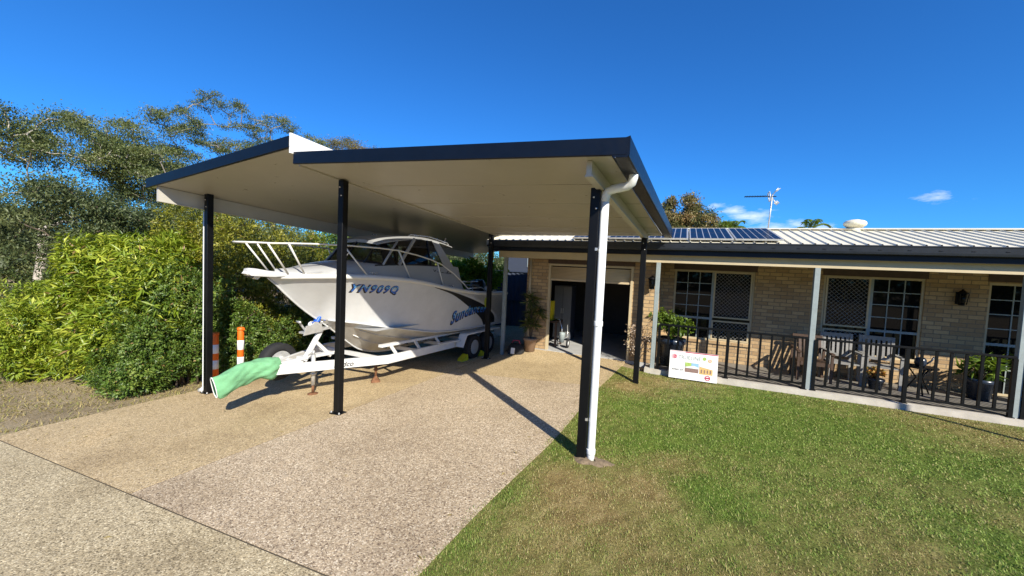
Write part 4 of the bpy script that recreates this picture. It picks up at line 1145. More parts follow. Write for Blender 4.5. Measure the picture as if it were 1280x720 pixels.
    m.add([B(2.95+u, itp(2.95+u, CT)+.028 + (.0 if v > .04 else .0) + .10*(1-(1.86+v-.05*u-1.6)/.4), 1.84+v-.05*u) for u, v in V], F); m.build('maker_lettering', M['text_black'], b)
    return b
boat()

def wheel_parts(root, c, r, w, name='wheel'):
    ax = (_lat[0], _lat[1], 0); c = Vector(c)
    m = MB(); h = w/2
    m.lathe(c, [(r*.60, -h*.9), (r*.72, -h), (r*.92, -h*.98), (r, -h*.6), (r, h*.6), (r*.92, h*.98), (r*.72, h), (r*.60, h*.9), (r*.58, 0), (r*.60, -h*.9)], 28, axis=ax)
    wo = m.build(name, M['blackrub'], root)
    m = MB(); m.lathe(c, [(r*.60, h*.86), (r*.55, h*.8), (r*.5, h*.2), (r*.22, h*.35), (r*.2, h*.6), (0, h*.62)], 24, axis=ax); m.lathe(c, [(r*.595, -h*.86), (r*.3, -h*.2), (0, -h*.2)], 24, axis=ax)
    for k in range(5):
        a = 2*math.pi*k/5; d = Vector((0, 0, 1))*math.cos(a) + Vector((_ax[0], _ax[1], 0))*math.sin(a)
        m.bar(c + Vector(ax)*h*.55 + d*r*.15, c + Vector(ax)*h*.78 + d*r*.56, .045, .03, up=ax)
    m.build('rim', M['alu'], wo)
    return wo

def trailer():
    t = thing('boat_trailer', 'white painted tandem boat trailer with winch post and jockey stand', 'trailer')
    zt = lambda s: .255 - .022*s if s < 4 else .167 - .01*(s-4)
    for sg in (1, -1):
        m = MB(); pts = [(.02, sg*.075), (1.75, sg*.88), (6.0, sg*.92)]
        for (s0, t0), (s1, t1) in zip(pts, pts[1:]):
            m.bar(B(s0, t0, zt(s0)), B(s1, t1, zt(s1)), .055, .160, ch=.006)
        m.build('frame_rail', M['trailer'], t)
        m = MB(); m.bar(B(1.75, sg*.66, .44), B(5.7, sg*.72, .37), .09, .05)
        for s in (2.0, 2.7, 3.4, 4.6, 5.5): m.bar(B(s, sg*.70, .41), B(s, sg*.84, zt(s)+.06), .04, .05, up=(0, 1, 0))
        m.build('hull_skid', M['trailer'], t)
        for s in (1.9, 2.5, 3.1, 3.7):
            m = MB(); m.lathe(B(s, sg*.60, .415-.02*(s-1.9)), [(.03, 0), (.045, .01), (.045, .07), (.03, .08)], 12, axis=(_lat[0], _lat[1], 0)); m.build('keel_roller', M['blackrub'], t)
        # second, raised side step ahead of the guard
        m = MB(); m.bar(B(3.2, sg*.98, .30), B(3.9, sg*1.02, .29), .12, .02); m.build('side_step', M['trailer'], t)
        # mudguard over both wheels
        P = []
        for s, z in ((3.82, .14), (3.84, .18), (3.98, .42), (4.02, .44), (5.6, .42), (5.64, .40), (5.80, .14)):
            P.append([B(s, sg*1.20, z-.03), B(s, sg*1.20, z), B(s, sg*.98, z)])
        m = MB(); m.sheet(P if sg > 0 else [r[::-1] for r in P], smooth=False); m.build('mudguard', M['trailer'], t)
        for s in (4.42, 5.12): wheel_parts(t, B(s, sg*1.07, .055), .30, .19)
    for s in (1.75, 2.8, 3.8, 4.8, 5.8):
        m = MB(); m.bar(B(s, -.88, zt(s)-.02), B(s, .88, zt(s)-.02), .05, .08); m.build('cross_member', M['trailer'], t)
    for s in (4.42, 5.12):
        m = MB(); m.bar(B(s, -1.0, .055), B(s, 1.0, .055), .045, .045); m.build('axle', M['black'], t)
    m = MB(); m.bar(B(-.45, 0, .285), B(.6, 0, .285), .09, .11, ch=.01); m.build('drawbar', M['trailer'], t)
    # winch post
    w = MB(); w.bar(B(.62, .03, .28), B(.95, .03, .80), .07, .06, up=(1, 0, 0)); w.bar(B(1.15, .03, .28), B(.80, .03, .62), .06, .05, up=(1, 0, 0)); w.bar(B(.55, 0, .34), B(1.2, 0, .33), .14, .05)
    wp = w.build('winch_post', M['trailer'], t)
    m = MB(); m.hexa([B(.58, -.06, .76), B(.58, .10, .76), B(1.10, .10, .80), B(1.10, -.06, .80), B(.58, -.06, .79), B(.58, .10, .79), B(1.10, .10, .83), B(1.10, -.06, .83)])
    m.hexa([B(.55, .095, .74), B(.55, .105, .74), B(.92, .105, .77), B(.92, .095, .77), B(.60, .095, .90), B(.60, .105, .90), B(.90, .105, .92), B(.90, .095, .92)])
    wb = m.build('winch_bracket', M['alu'], wp)
    m = MB(); m.lathe(B(.80, -.04, .88), [(.075, 0), (.075, .02), (.04, .022), (.04, .11), (.075, .112), (.075, .13)], 16, axis=(_lat[0], _lat[1], 0)); m.build('winch_drum', M['alu'], wb)
    m = MB(); m.bar(B(.62, .06, .81), B(.50, .06, .97), .02, .03); m.lathe(B(.48, .03, .98), [(.02, 0), (.022, .08), (.01, .10)], 8, axis=(_lat[0], _lat[1], 0)); m.build('winch_handle', M['alu'], wb)
    m = MB(); m.bar(B(.86, .0, .94), B(.92, .0, 1.03), .11, .05, ch=.012); m.bar(B(.99, .05, .96), B(1.0, .05, 1.04), .08, .05, ch=.012); m.bar(B(.78, .02, .93), B(.92, .02, .96), .05, .008); m.build('winch_strap', M['bluestrap'], wb)
    m = MB(); m.lathe(B(1.10, -.06, .92), [(.05, 0), (.065, .03), (.065, .09), (.05, .12)], 14, axis=(_lat[0], _lat[1], 0)); m.build('bow_roller', M['blackrub'], wb)
    # jockey stand on the near side of the drawbar
    js, jt = .70, .17; gzj = gz(-5.75, 4.7)
    m = MB(); m.tube([B(js, jt, gzj+.16), B(js, jt, .40)], .035, 12); m.tube([B(js, jt, .40), B(js, jt, .47)], .02, 8); m.lathe(B(js, jt, .05), [(.05, 0), (.05, .03)], 12); m.lathe(B(js, jt, .22), [(.048, 0), (.048, .035)], 12)
    m.bar(B(js, .10, .24), B(js, jt, .24), .07, .05); m.bar(B(js-.10, jt, .40), B(js+.02, jt, .46), .02, .02)
    j = m.build('jockey_stand', M['alu'], t)
    m = MB(); m.tube([B(js, jt, gzj+.03), B(js, jt, gzj+.18)], .022, 10); m.build('stand_leg', M['rust'], j)
    m = MB(); m.lathe(B(js, jt, gzj), [(.085, 0), (.085, .012), (.03, .025)], 14); m.build('foot_plate', M['rust'], j)
    # spare wheel on the far side
    wheel_parts(t, B(.55, -.58, .20), .33, .2, 'spare_wheel')
    m = MB(); m.bar(B(.55, -.10, .27), B(.55, -.5, .27), .05, .05); m.build('spare_bracket', M['trailer'], t)
    V, F = fit_text('Redco', .30, .085, shear=.3, offset=.01); m = MB()
    def onrail(u, v):
        s = .86+u; tt = .075 + (s-.02)/1.73*.805; return B(s-.012, tt+.036, zt(s)+v-.045)
    m.add([onrail(u, v) for u, v in V], F); m.build('maker_lettering', M['text_black'], t)
trailer()

def tarp():
    t = thing('canvas_cover', 'green canvas cover draped over the trailer coupling', 'cover')
    key = [(-.78, .09, .335, .035, .045), (-.70, .09, .350, .03, .075), (-.60, .08, .385, .05, .11), (-.48, .06, .425, .075, .115), (-.36, .04, .450, .12, .105), (-.24, .03, .455, .15, .12), (-.12, .02, .455, .13, .15), (.0, .02, .450, .105, .16), (.09, .01, .445, .12, .145), (.17, .0, .435, .17, .12)]
    ss = [k[0] for k in key]
    def par(s): return [itp(s, [(k[0], k[q]) for k in key]) for q in (1, 2, 3, 4)]
    def ring(s, shr=1.0):
        tc, zt_, zb, hw = par(s); out = []; n = 44
        for k in range(n):
            a = 2*math.pi*k/n; ca, sa = math.cos(a), math.sin(a)
            # folds run slantwise down the sides; sharp ridges from |sin|
            f1 = abs(math.sin(2.5*a + s*7.0 + .8)); f2 = abs(math.sin(4.0*a - s*13 + 1.7)); f3 = math.sin(1.5*a + s*19)
            wr = 1 + .13*(f1-.6) + .09*(f2-.6) + .05*f3
            if s < -.72: wr = 1 + (wr-1)*.35
            tt = tc + hw*shr*wr*(abs(ca)**.85)*(1 if ca > 0 else -1); z = (zt_+zb)/2 + (zt_-zb)/2*shr*(1+(wr-1)*.6)*(abs(sa)**.95)*(1 if sa > 0 else -1)
            if sa < -.2: z -= .018*math.sin(s*16)*(-sa)
            z = max(z, gz(-5.9, 3.3) + .03)
            out.append(B(s - .035*sa*(1 if s < -.72 else 0), tt, z))
        return out + [out[0]]
    st = list(np.linspace(-.78, .17, 32)); P = [ring(q) for q in st]
    m = MB(); m.sheet(P); body = m.build('canvas', M['tarp'], t)
    sub = body.modifiers.new('smooth', 'SUBSURF'); sub.levels = 1; sub.render_levels = 1
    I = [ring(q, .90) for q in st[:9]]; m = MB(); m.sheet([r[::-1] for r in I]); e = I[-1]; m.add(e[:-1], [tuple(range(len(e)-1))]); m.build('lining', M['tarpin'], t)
    m = MB(); m.tube(P[0], .006, 6, cap=False); m.build('hem', M['refl'], t)
tarp()

def stand(x, y, top, label):
    z = gz(x, y); s = thing('prop_stand', label, 'stand', loc=(x, y, z)); h = top - z
    m = MB(); m.lathe((0, 0, 0), [(.12, 0), (.115, .012), (.035, .10), (.03, .12)], 4); m.build('base', M['rust'], s)
    m = MB(); m.tube([(0, 0, .08), (0, 0, h-.02)], .024, 10); m.lathe((0, 0, h*.55), [(.034, 0), (.034, .05)], 8); m.build('shaft', M['rust'], s)
    m = MB(); m.box((-.075, -.05, h-.03), (.075, .05, h)); m.build('top_plate', M['rust'], s)
stand(-5.30, 5.72, .13, 'small rusty prop stand under the trailer rail')

def chock(x, y, rz, label):
    c = MB(); z = 0
    c.add([(-.11, -.08, 0), (.11, -.08, 0), (.11, .08, 0), (-.11, .08, 0), (-.09, -.08, .05), (.09, -.08, .15), (.09, .08, .15), (-.09, .08, .05), (.11, -.08, .05), (.11, .08, .05)],
          [(0, 3, 2, 1), (0, 1, 8, 5, 4), (3, 7, 6, 9, 2), (4, 5, 6, 7), (0, 4, 7, 3), (5, 8, 9, 6), (1, 2, 9, 8)])
    o = c.build('wheel_chock', M['yellow']); o.location = (x, y, gz(x, y)); o.rotation_euler = (0, 0, rz)
    tag(o, label, 'wheel chock', 'yellow chocks at the trailer wheel')
chock(-4.70, 7.98, RAD(80), 'larger looking yellow wheel chock in front of the trailer wheel')
chock(-4.60, 8.72, RAD(-95), 'yellow wheel chock mostly hidden behind the trailer wheel')

def bollard(x, y, label, sc=1.0):
    z = gz(x, y); b = thing('warning_bollard', label, 'bollard', 'orange warning bollards by the hedge', loc=(x, y, z)); b.scale = (1, 1, sc)
    m = MB(); m.lathe((0, 0, 0), [(.16, 0), (.16, .03), (.10, .06), (.06, .07)], 8); m.build('base', M['blackrub'], b)
    m = MB(); m.lathe((0, 0, .06), [(.055, 0), (.055, .98), (.05, 1.0)], 18); m.lathe((0, 0, 1.05), [(.058, 0), (.062, .01), (.062, .045), (.04, .06), (0, .062)], 18)
    m.bar((-.085, 0, 1.075), (.085, 0, 1.075), .045, .04, ch=.01); m.build('shaft', M['orange'], b)
    for zz in (.36, .68):
        m = MB(); m.lathe((0, 0, zz), [(.0555, 0), (.0565, .001), (.0565, .18), (.0555, .181)], 18); m.build('reflective_band', M['refl'], b)
bollard(-7.63, 4.62, 'orange and white bollard standing clear in front of the bush')
bollard(-7.96, 4.36, 'orange and white bollard half hidden behind the left carport post', .93)

# ------------------------------------------------------------------ vegetation
def norm(a): return a/np.maximum(1e-9, np.linalg.norm(a, axis=1, keepdims=True))
def leaf_cloud(name, C, D, Nn, L, W, mat, parent, rnd, fold=.25):
    n = len(C); D = norm(D); Nn = norm(Nn - D*(Nn*D).sum(1, keepdims=True)); S = np.cross(D, Nn)
    V = np.empty((n*4, 3)); L = L[:,None]; W = W[:,None]
    V[0::4] = C; V[2::4] = C + D*L - Nn*L*.10
    V[1::4] = C + D*L*.42 + S*W*.5 + Nn*W*fold; V[3::4] = C + D*L*.42 - S*W*.5 + Nn*W*fold
    F = np.empty((n*2, 3), np.int64); i = np.arange(n)*4
    F[0::2] = np.stack([i, i+1, i+2], 1); F[1::2] = np.stack([i, i+2, i+3], 1)
    return tri_mesh(name, V, F, mat, parent, rnd=np.repeat(rnd, 4))

def bumpy(d, seed, amp):
    r = np.random.default_rng(seed); s = 0
    for i in range(9):
        k = r.normal(0, 1, 3); k = k/np.linalg.norm(k)*(2+1.1*i); s = s + np.sin(d@k + r.uniform(0, 6.28))/(1+.35*i)
    return 1 + amp*s

def shrub(name, label, blobs, shoots, per, L, W, mat, stem_mat, base, slen=.25, amp=.10, group=None, cat='shrub', seed=1, up=.45, inner=.35, droop=0.0, seeface=True):
    r = np.random.default_rng(seed); t = thing(name, label, cat, group, loc=base)
    bo = np.array(base); Cs = np.array([b[0] for b in blobs], float); Rs = np.array([b[1] for b in blobs], float)
    area = np.array([(a*b+b*c+a*c) for a, b, c in Rs]); pr = area/area.sum()
    n = int(shoots*2.0); bi = r.choice(len(blobs), n, p=pr); d = norm(r.normal(size=(n, 3)))
    dep = 1 - np.abs(r.normal(0, .09, n)); deep = r.random(n) < inner; dep = np.where(deep, r.uniform(.45, .9, n), dep)
    bm = bumpy(d*1.0 + Cs[bi]*.7, seed, amp) * bumpy(d*3.2 + Cs[bi], seed+50, .045)
    tip = Cs[bi] + d*Rs[bi]*(dep*bm)[:,None]
    ok = np.ones(n, bool)
    for k in range(len(blobs)):
        q = np.linalg.norm((tip-Cs[k])/Rs[k], axis=1); ok &= ~((q < .72) & (bi != k) & ~deep)
    gap = bumpy(d*4.2 + Cs[bi]*1.3, seed+9, .42); ok &= (gap > .70) | deep
    gzt = gzv(tip[:,0], tip[:,1]); ok &= tip[:,2] > gzt + .02
    tip, d, bi = tip[ok][:shoots], d[ok][:shoots], bi[ok][:shoots]; n = len(tip)
    out = norm(d/Rs[bi]); ax = norm(out*.8 + np.array([0, 0, up]) + r.normal(0, .45, (n, 3)))
    # leaves along each shoot
    idx = np.repeat(np.arange(n), per); m = len(idx)
    back = r.random(m)**1.0*slen*r.uniform(.7, 1.3, n)[idx]
    side = norm(np.cross(ax[idx], r.normal(size=(m, 3))))
    P = tip[idx] - ax[idx]*back[:,None] + side*(.015+.12*back)[:,None]
    D = norm(ax[idx]*.55 + side*.85 + np.array([0, 0, -droop]))
    Nn = norm(ax[idx]*.7 - side*.25 + np.array([0, 0, .5]) + r.normal(0, .3, (m, 3)))
    lf = L*r.uniform(.65, 1.25, m); wf = W*r.uniform(.7, 1.2, m)
    shade = np.clip(.5 + .16*r.normal(size=n)[idx] + .16*r.normal(size=m), 0, 1)
    shade = np.clip(shade, 0, .93); shade[r.random(m) < .018] = 1.0
    leaf_cloud('foliage', P-bo, D, Nn, lf, wf, mat, t, shade)
    mb = MB(); k = min(16, max(6, n//120)); bx, by, bz = base
    for q in range(k):
        p = tip[r.integers(n)]; a = np.array([bx + r.normal(0, .12), by + r.normal(0, .12), bz-.05]); mid = a*.5 + p*.5 + np.array([0, 0, .15*(p[2]-bz)])
        mb.tube([tuple(a-bo), tuple(mid-bo), tuple(p*.92+mid*.08-bo)], [.022, .014, .006], 5)
    mb.build('stem', stem_mat, t)
    return t

LM = {}
LM['bright'] = leafmat('long_bright_leaf', [(0, (.065, .125, .012)), (.45, (.215, .295, .024)), (.93, (.48, .52, .07)), (.96, (.20, .12, .045)), (1, (.30, .19, .08))], .36, .30)
LM['dense'] = leafmat('small_glossy_leaf', [(0, (0.030, 0.068, 0.011)), (.5, (0.095, 0.169, 0.024)), (.93, (0.230, 0.297, 0.054)), (.96, (.20, .12, .045)), (1, (.30, .19, .08))], .42, .2)
LM['olive'] = leafmat('olive_yellow_leaf', [(0, (0.074, 0.095, 0.011)), (.5, (0.216, 0.230, 0.024)), (.93, (0.405, 0.378, 0.047)), (.96, (.20, .12, .045)), (1, (.30, .19, .08))], .42, .3)
LM['dark'] = leafmat('dark_green_leaf', [(0, (0.024, 0.043, 0.011)), (.5, (0.068, 0.101, 0.022)), (.93, (0.162, 0.189, 0.041)), (.96, (.20, .12, .045)), (1, (.30, .19, .08))], .4, .3)
LM['gum'] = leafmat('gum_leaf', [(0, (.045, .068, .020)), (.5, (.12, .155, .045)), (1, (.27, .28, .095))], .45, .3)
LM['gumdark'] = leafmat('dark_gum_leaf', [(0, (.036, .058, .022)), (.5, (.09, .122, .042)), (1, (.19, .21, .075))], .5, .3)
LM['gumred'] = leafmat('russet_gum_leaf', [(0, (0.068, 0.095, 0.027)), (.5, (0.176, 0.169, 0.054)), (1, (0.351, 0.230, 0.095))], .5, .3)
LM['green'] = leafmat('mid_green_leaf', [(0, (0.041, 0.081, 0.014)), (.5, (0.121, 0.203, 0.027)), (1, (0.297, 0.405, 0.068))], .42, .4)
LM['lime'] = leafmat('lime_leaf', [(0, (0.121, 0.189, 0.016)), (.5, (0.297, 0.405, 0.041)), (1, (0.567, 0.621, 0.095))], .4, .4)
LM['straw'] = leafmat('dry_pale_leaf', [(0, (.25, .17, .10)), (.5, (.45, .34, .24)), (1, (.65, .55, .45))], .7, .2)
LM['flower'] = leafmat('orange_flower', [(0, (.35, .06, .02)), (.4, (.12, .14, .03)), (.6, (.5, .2, .04)), (1, (.6, .45, .08))], .6, .3)

HG = 'garden shrubs along the left of the drive'
shrub('long_leaf_shrub', 'bright yellow green shrub with long narrow leaves at the front of the hedge',
      [((-10.1, 3.75, .5), (1.2, .7, 1.2)), ((-9.45, 4.05, 1.05), (.9, .7, 1.1)), ((-11.2, 3.9, 1.05), (.95, .8, 1.30)), ((-11.6, 4.7, 1.35), (.9, .8, 1.1)), ((-9.1, 3.9, -.1), (.6, .45, .5)), ((-10.6, 4.4, 1.5), (1.1, .8, 1.05)), ((-9.9, 4.4, 1.55), (.7, .6, .95)), ((-11.7, 4.1, .3), (.7, .6, .9))],
      3000, 14, .175, .041, LM['bright'], M['barkdark'], (-10.0, 4.1, gz(-10, 4.1)), slen=.34, amp=.15, group=HG, seed=3, up=.55, droop=.25)
shrub('small_leaf_hedge', 'dense dark green small leaved hedge at the corner beside the drive',
      [((-8.75, 3.75, .25), (.55, .65, .8)), ((-8.70, 4.6, .55), (.50, .75, 1.1)), ((-9.05, 4.2, .95), (.7, .7, .95)), ((-8.95, 3.45, -.15), (.6, .40, .45)), ((-8.55, 5.2, .3), (.40, .6, .9)), ((-9.5, 3.5, -.25), (.5, .35, .36))],
      4200, 14, .055, .024, LM['dense'], M['barkdark'], (-8.85, 4.3, gz(-8.85, 4.3)), slen=.16, amp=.15, group=HG, seed=4, up=.4)
shrub('olive_shrub', 'tall olive yellow shrub rising behind the hedge, left of the carport post',
      [((-11.0, 5.4, 1.35), (1.2, 1.0, 1.85)), ((-10.1, 5.5, 1.5), (1.0, .8, 1.65)), ((-12.2, 5.4, .9), (1.2, 1.0, 1.5)), ((-9.3, 5.6, 1.4), (.75, .8, 1.6))],
      3600, 14, .07, .030, LM['olive'], M['barkdark'], (-10.4, 6.0, gz(-10.4, 6)), slen=.22, amp=.17, group=HG, seed=5, up=.6)
shrub('olive_shrub', 'darker olive shrub directly right of the left carport post, behind the bollards',
      [((-9.3, 6.9, 1.3), (.9, 1.0, 1.85)), ((-8.9, 6.4, .8), (.6, .8, 1.5)), ((-9.6, 8.2, 1.0), (.9, 1.0, 1.4))],
      2900, 14, .06, .028, LM['olive'], M['barkdark'], (-9.2, 7.0, gz(-9.2, 7)), slen=.2, amp=.17, group=HG, seed=6, up=.5)
shrub('rounded_bush', 'green bush below the boat bow behind the spare wheel',
      [((-8.45, 6.3, .15), (.65, .9, .85)), ((-8.5, 7.4, .4), (.75, .9, .95)), ((-8.2, 5.6, -.15), (.38, .5, .42)), ((-8.5, 8.6, .3), (.7, .9, .9))],
      3000, 14, .055, .026, LM['dense'], M['barkdark'], (-8.5, 6.8, gz(-8.5, 6.8)), slen=.17, amp=.14, group=HG, seed=7, up=.45)
shrub('rounded_bush', 'sunlit green bush at the far left edge of the photo',
      [((-12.7, 3.75, .0), (1.0, .8, .9)), ((-13.7, 3.9, .1), (1.2, .9, .95)), ((-12.3, 3.25, -.25), (.75, .45, .55)), ((-14.9, 4.4, .2), (1.3, 1.1, 1.0)), ((-13.2, 4.8, .2), (1.1, .9, 1.0))],
      3300, 14, .11, .034, LM['bright'], M['barkdark'], (-13, 3.9, gz(-13, 3.9)), slen=.24, amp=.15, group=HG, seed=8)
shrub('dark_bush', 'dark bush behind the sunlit far left bush',
      [((-16.5, 5.4, .6), (1.3, 1.2, 1.2)), ((-15.5, 6.6, .7), (1.3, 1.2, 1.3)), ((-17.5, 4.2, .4), (1.2, 1.1, 1.1)), ((-14.2, 6.8, .8), (1.2, 1.1, 1.2))],
      2000, 13, .09, .035, LM['dark'], M['barkdark'], (-16, 5.6, gz(-16, 5.6)), slen=.24, amp=.15, seed=18)
shrub('olive_shrub', 'grey olive shrub behind the boat rails under the carport',
      [((-9.2, 10.2, .6), (1.0, 1.2, 1.35)), ((-8.9, 11.8, .6), (.9, 1.0, 1.3)), ((-10.2, 9.4, .7), (1.0, 1.0, 1.35))],
      2300, 13, .07, .03, LM['olive'], M['barkdark'], (-9.3, 10.4, gz(-9.3, 10.4)), slen=.22, amp=.14, group=HG, seed=9)
shrub('lime_bush', 'sunny lime green bush behind the boat cockpit',
      [((-7.7, 13.0, 1.75), (.95, .7, .62)), ((-6.9, 13.2, 1.70), (.7, .6, .50)), ((-8.5, 13.1, 1.6), (.7, .6, .6))],
      800, 13, .13, .07, LM['lime'], M['barkdark'], (-7.6, 13.1, gz(-7.6, 13)), slen=.2, amp=.1, seed=10, up=.6, inner=.2)
shrub('dark_bush', 'deep green bush below the lime bush behind the boat',
      [((-7.8, 13.4, .6), (1.3, .8, 1.15)), ((-8.6, 12.6, .4), (.7, .8, .9))],
      1300, 13, .09, .04, LM['dark'], M['barkdark'], (-7.8, 13.5, gz(-7.8, 13.4)), slen=.2, amp=.1, seed=12)

def gum(name, label, base, trunk_top, crown, nclump, mat, bark, per=130, cl=(.8, .36), leaf=(.13, .045), seed=1, group='trees behind the hedge', r0=.20, flat=.7, lean=(0, 0), cat='tree', lower=-.35):
    """crown: list of (centre, radii) ellipsoids that hold the leaf clumps; limbs grow from the trunk to each clump"""
    per = int(per*2.2); nclump = int(nclump*1.35)
    r = np.random.default_rng(seed); t = thing(name, label, cat, group, loc=base)
    b = np.array(base, float); mb = MB()
    tt = np.array(trunk_top, float); tp = []; k = 7
    for i in range(k+1):
        f = i/k; w = np.array([math.sin(f*4+seed), math.cos(f*3.3+seed*2), 0])*.12*math.sin(f*math.pi)*np.linalg.norm(tt-b)*.25
        tp.append(b + (tt-b)*f + w)
    mb.tube([tuple(p-b) for p in tp], [r0*(1-.5*i/k) for i in range(k+1)], 9)
    nodes = [(tp[i], r0*(1-.55*i/k)) for i in range(3, k+1)]
    cs = []
    vol = np.array([a[1][0]*a[1][1]*a[1][2] for a in crown])**.8; pr = vol/vol.sum()
    while len(cs) < nclump:
        q = r.choice(len(crown), p=pr); d = r.normal(size=3); d /= np.linalg.norm(d)
        if d[2] < lower: continue
        p = np.array(crown[q][0]) + d*np.array(crown[q][1])*r.uniform(.35, 1.0)**.6; cs.append(p)
    cs.sort(key=lambda p: np.linalg.norm(p-tt))
    for p in cs:
        best = None
        for (n_, rr) in nodes:
            v = p-n_; dd = np.linalg.norm(v) * (1.0 if v[2] > -.2 else 1.6)
            if best is None or dd < best[0]: best = (dd, n_, rr)
        dd, n_, rr = best; v = p-n_; ra = max(.030, rr*.70); rb = max(.018, ra*.6)
        jit = r.normal(0, .09*dd, (2, 3)); m1 = n_ + v*.35 + jit[0] + np.array([0, 0, .05*dd]); m2 = n_ + v*.7 + jit[1]*.7 + np.array([0, 0, .04*dd])
        mb.tube([tuple(x-b) for x in (n_, m1, m2, p)], [ra, ra*.85, (ra+rb)/2, rb], 6, cap=False)
        nodes += [(m1, ra*.85), (m2, (ra+rb)/2), (p, rb)]
    mb.build('trunk', bark, t)
    cs = np.array(cs); n = len(cs); idx = np.repeat(np.arange(n), per); m = len(idx)
    sz = r.uniform(.6, 1.25, n)[idx]
    g = r.normal(0, .5, (m, 3)); P = cs[idx] + g*np.array([cl[0], cl[0], cl[1]])*sz[:,None]
    P[:,2] += .12*cl[0] - .10*(g[:,0]**2+g[:,1]**2)*cl[0]
    D = norm(r.normal(0, 1, (m, 3)) + np.array([0, 0, -flat])); Nn = norm(r.normal(0, .8, (m, 3)) + np.array([0, 0, .9]))
    sh = np.clip(.5 + .15*r.normal(size=n)[idx] + .15*r.normal(size=m), 0, 1)
    leaf_cloud('crown', P-b, D, Nn, leaf[0]*r.uniform(.6, 1.3, m), leaf[1]*r.uniform(.7, 1.3, m), mat, t, sh, fold=.1)
    return t

gum('gum_tree', 'spreading gum tree with pale forked trunk at the far left', (-24.6, 6.6, -.9), (-24.5, 6.9, 2.8), [((-27.0, 5.6, 6.5), (1.8, 2.4, 2.0)), ((-26.4, 8.2, 6.3), (1.8, 2.2, 1.9)), ((-27.2, 7.0, 3.6), (1.6, 2.8, 1.4)), ((-26, 10, 6.6), (1.4, 1.4, 1.2))], 84, LM['gum'], M['barkpale'], 125, cl=(.74, .40), seed=21, r0=.26)
gum('gum_tree', 'tall leafy gum tree second from the left', (-28.6, 10.2, -.9), (-28.3, 10.4, 4.0), [((-28.4, 9.6, 7.3), (2.4, 2.4, 1.9)), ((-27.6, 11.4, 5.2), (2.2, 2.2, 1.8)), ((-28.0, 12.6, 6.9), (1.8, 1.8, 1.6))], 84, LM['gum'], M['bark'], 125, cl=(.74, .40), seed=22, r0=.24)
gum('gum_tree', 'gum tree with open wispy crown just left of the airy tall tree', (-25.2, 11.6, -.9), (-25.2, 11.7, 3.0), [((-25.6, 11.2, 5.9), (1.9, 1.9, 1.6)), ((-24.8, 12.6, 4.4), (1.9, 1.9, 1.5)), ((-25.2, 13.2, 6.2), (1.2, 1.2, 1.1))], 74, LM['gum'], M['bark'], 100, cl=(.66, .34), seed=23, r0=.20)
gum('gum_tree', 'tall airy gum tree with bare curving limbs rising above the left roof edge', (-26.9, 13.9, -.9), (-26.6, 14.2, 4.6), [((-27.0, 12.7, 9.6), (1.2, 1.2, .9)), ((-26.5, 14.8, 11.0), (1.5, 1.6, .8)), ((-26.2, 16.4, 10.2), (1.5, 1.6, .8)), ((-26.9, 12.6, 7.4), (1.4, 1.4, .8)), ((-25.6, 14.6, 8.2), (1.6, 1.8, .8)), ((-25.5, 16.6, 8.6), (1.4, 1.6, .8)), ((-25.6, 14.4, 5.8), (1.8, 2.0, 1.2)), ((-26.4, 12.4, 5.4), (1.4, 1.4, 1.3)), ((-26.6, 13.4, 8.6), (1.3, 1.6, .9))], 104, LM['gum'], M['bark'], 78, cl=(.52, .24), leaf=(.125, .042), seed=24, r0=.26)
gum('gum_tree', 'thin gum tree seen between the roof slope and the tall airy tree', (-25.2, 17.0, -.9), (-25.0, 17.2, 6.4), [((-25.2, 17.2, 10.6), (1.4, 1.5, .8)), ((-24.4, 18.8, 10.0), (1.4, 1.5, .7)), ((-24.8, 17.6, 8.4), (1.8, 1.8, .9)), ((-25.8, 16.2, 7.2), (1.5, 1.5, 1.0))], 52, LM['gum'], M['bark'], 78, cl=(.52, .24), leaf=(.125, .042), seed=25, r0=.22)
gum('broad_tree', 'dark dense tree behind the shrubs at left', (-20.6, 7.0, -.9), (-20.6, 7.1, 1.4), [((-20.8, 6.6, 2.9), (1.7, 1.9, 1.5)), ((-20.2, 8.3, 2.6), (1.5, 1.7, 1.4)), ((-20.5, 8.0, 1.2), (2.0, 2.4, 1.0))], 70, LM['gumdark'], M['barkdark'], 190, cl=(.85, .5), seed=26, r0=.16, lower=-.8)
gum('broad_tree', 'dark tree right of the dark dense tree, below the airy gum', (-20.3, 10.8, -.9), (-20.2, 10.8, 1.6), [((-20.2, 10.6, 3.0), (1.7, 1.8, 1.5)), ((-19.6, 12.2, 2.4), (1.5, 1.5, 1.4)), ((-20, 11, 1.0), (1.8, 2.4, 1.0))], 52, LM['gumdark'], M['barkdark'], 180, cl=(.85, .5), seed=27, r0=.15, lower=-.8)
gum('wattle_tree', 'grey green tree seen under the left roof beam', (-16.6, 11.0, -.9), (-16.5, 11.0, 1.2), [((-16.6, 10.8, 2.7), (1.5, 1.6, 1.3)), ((-16.2, 12.0, 1.8), (1.6, 1.6, 1.3)), ((-16.9, 9.6, 1.8), (1.2, 1.4, 1.3))], 50, LM['gum'], M['barkdark'], 170, cl=(.7, .45), leaf=(.14, .04), seed=28, r0=.12, lower=-.8)
gum('wattle_tree', 'light green tree rising above the boat rail under the carport', (-15.2, 13.4, -.9), (-15.1, 13.4, 1.3), [((-15.1, 13.2, 2.6), (.9, .9, 1.0)), ((-14.9, 14.0, 1.7), (1.3, 1.3, 1.2))], 34, LM['green'], M['barkdark'], 170, cl=(.6, .4), leaf=(.14, .045), seed=29, r0=.10, lower=-.8)
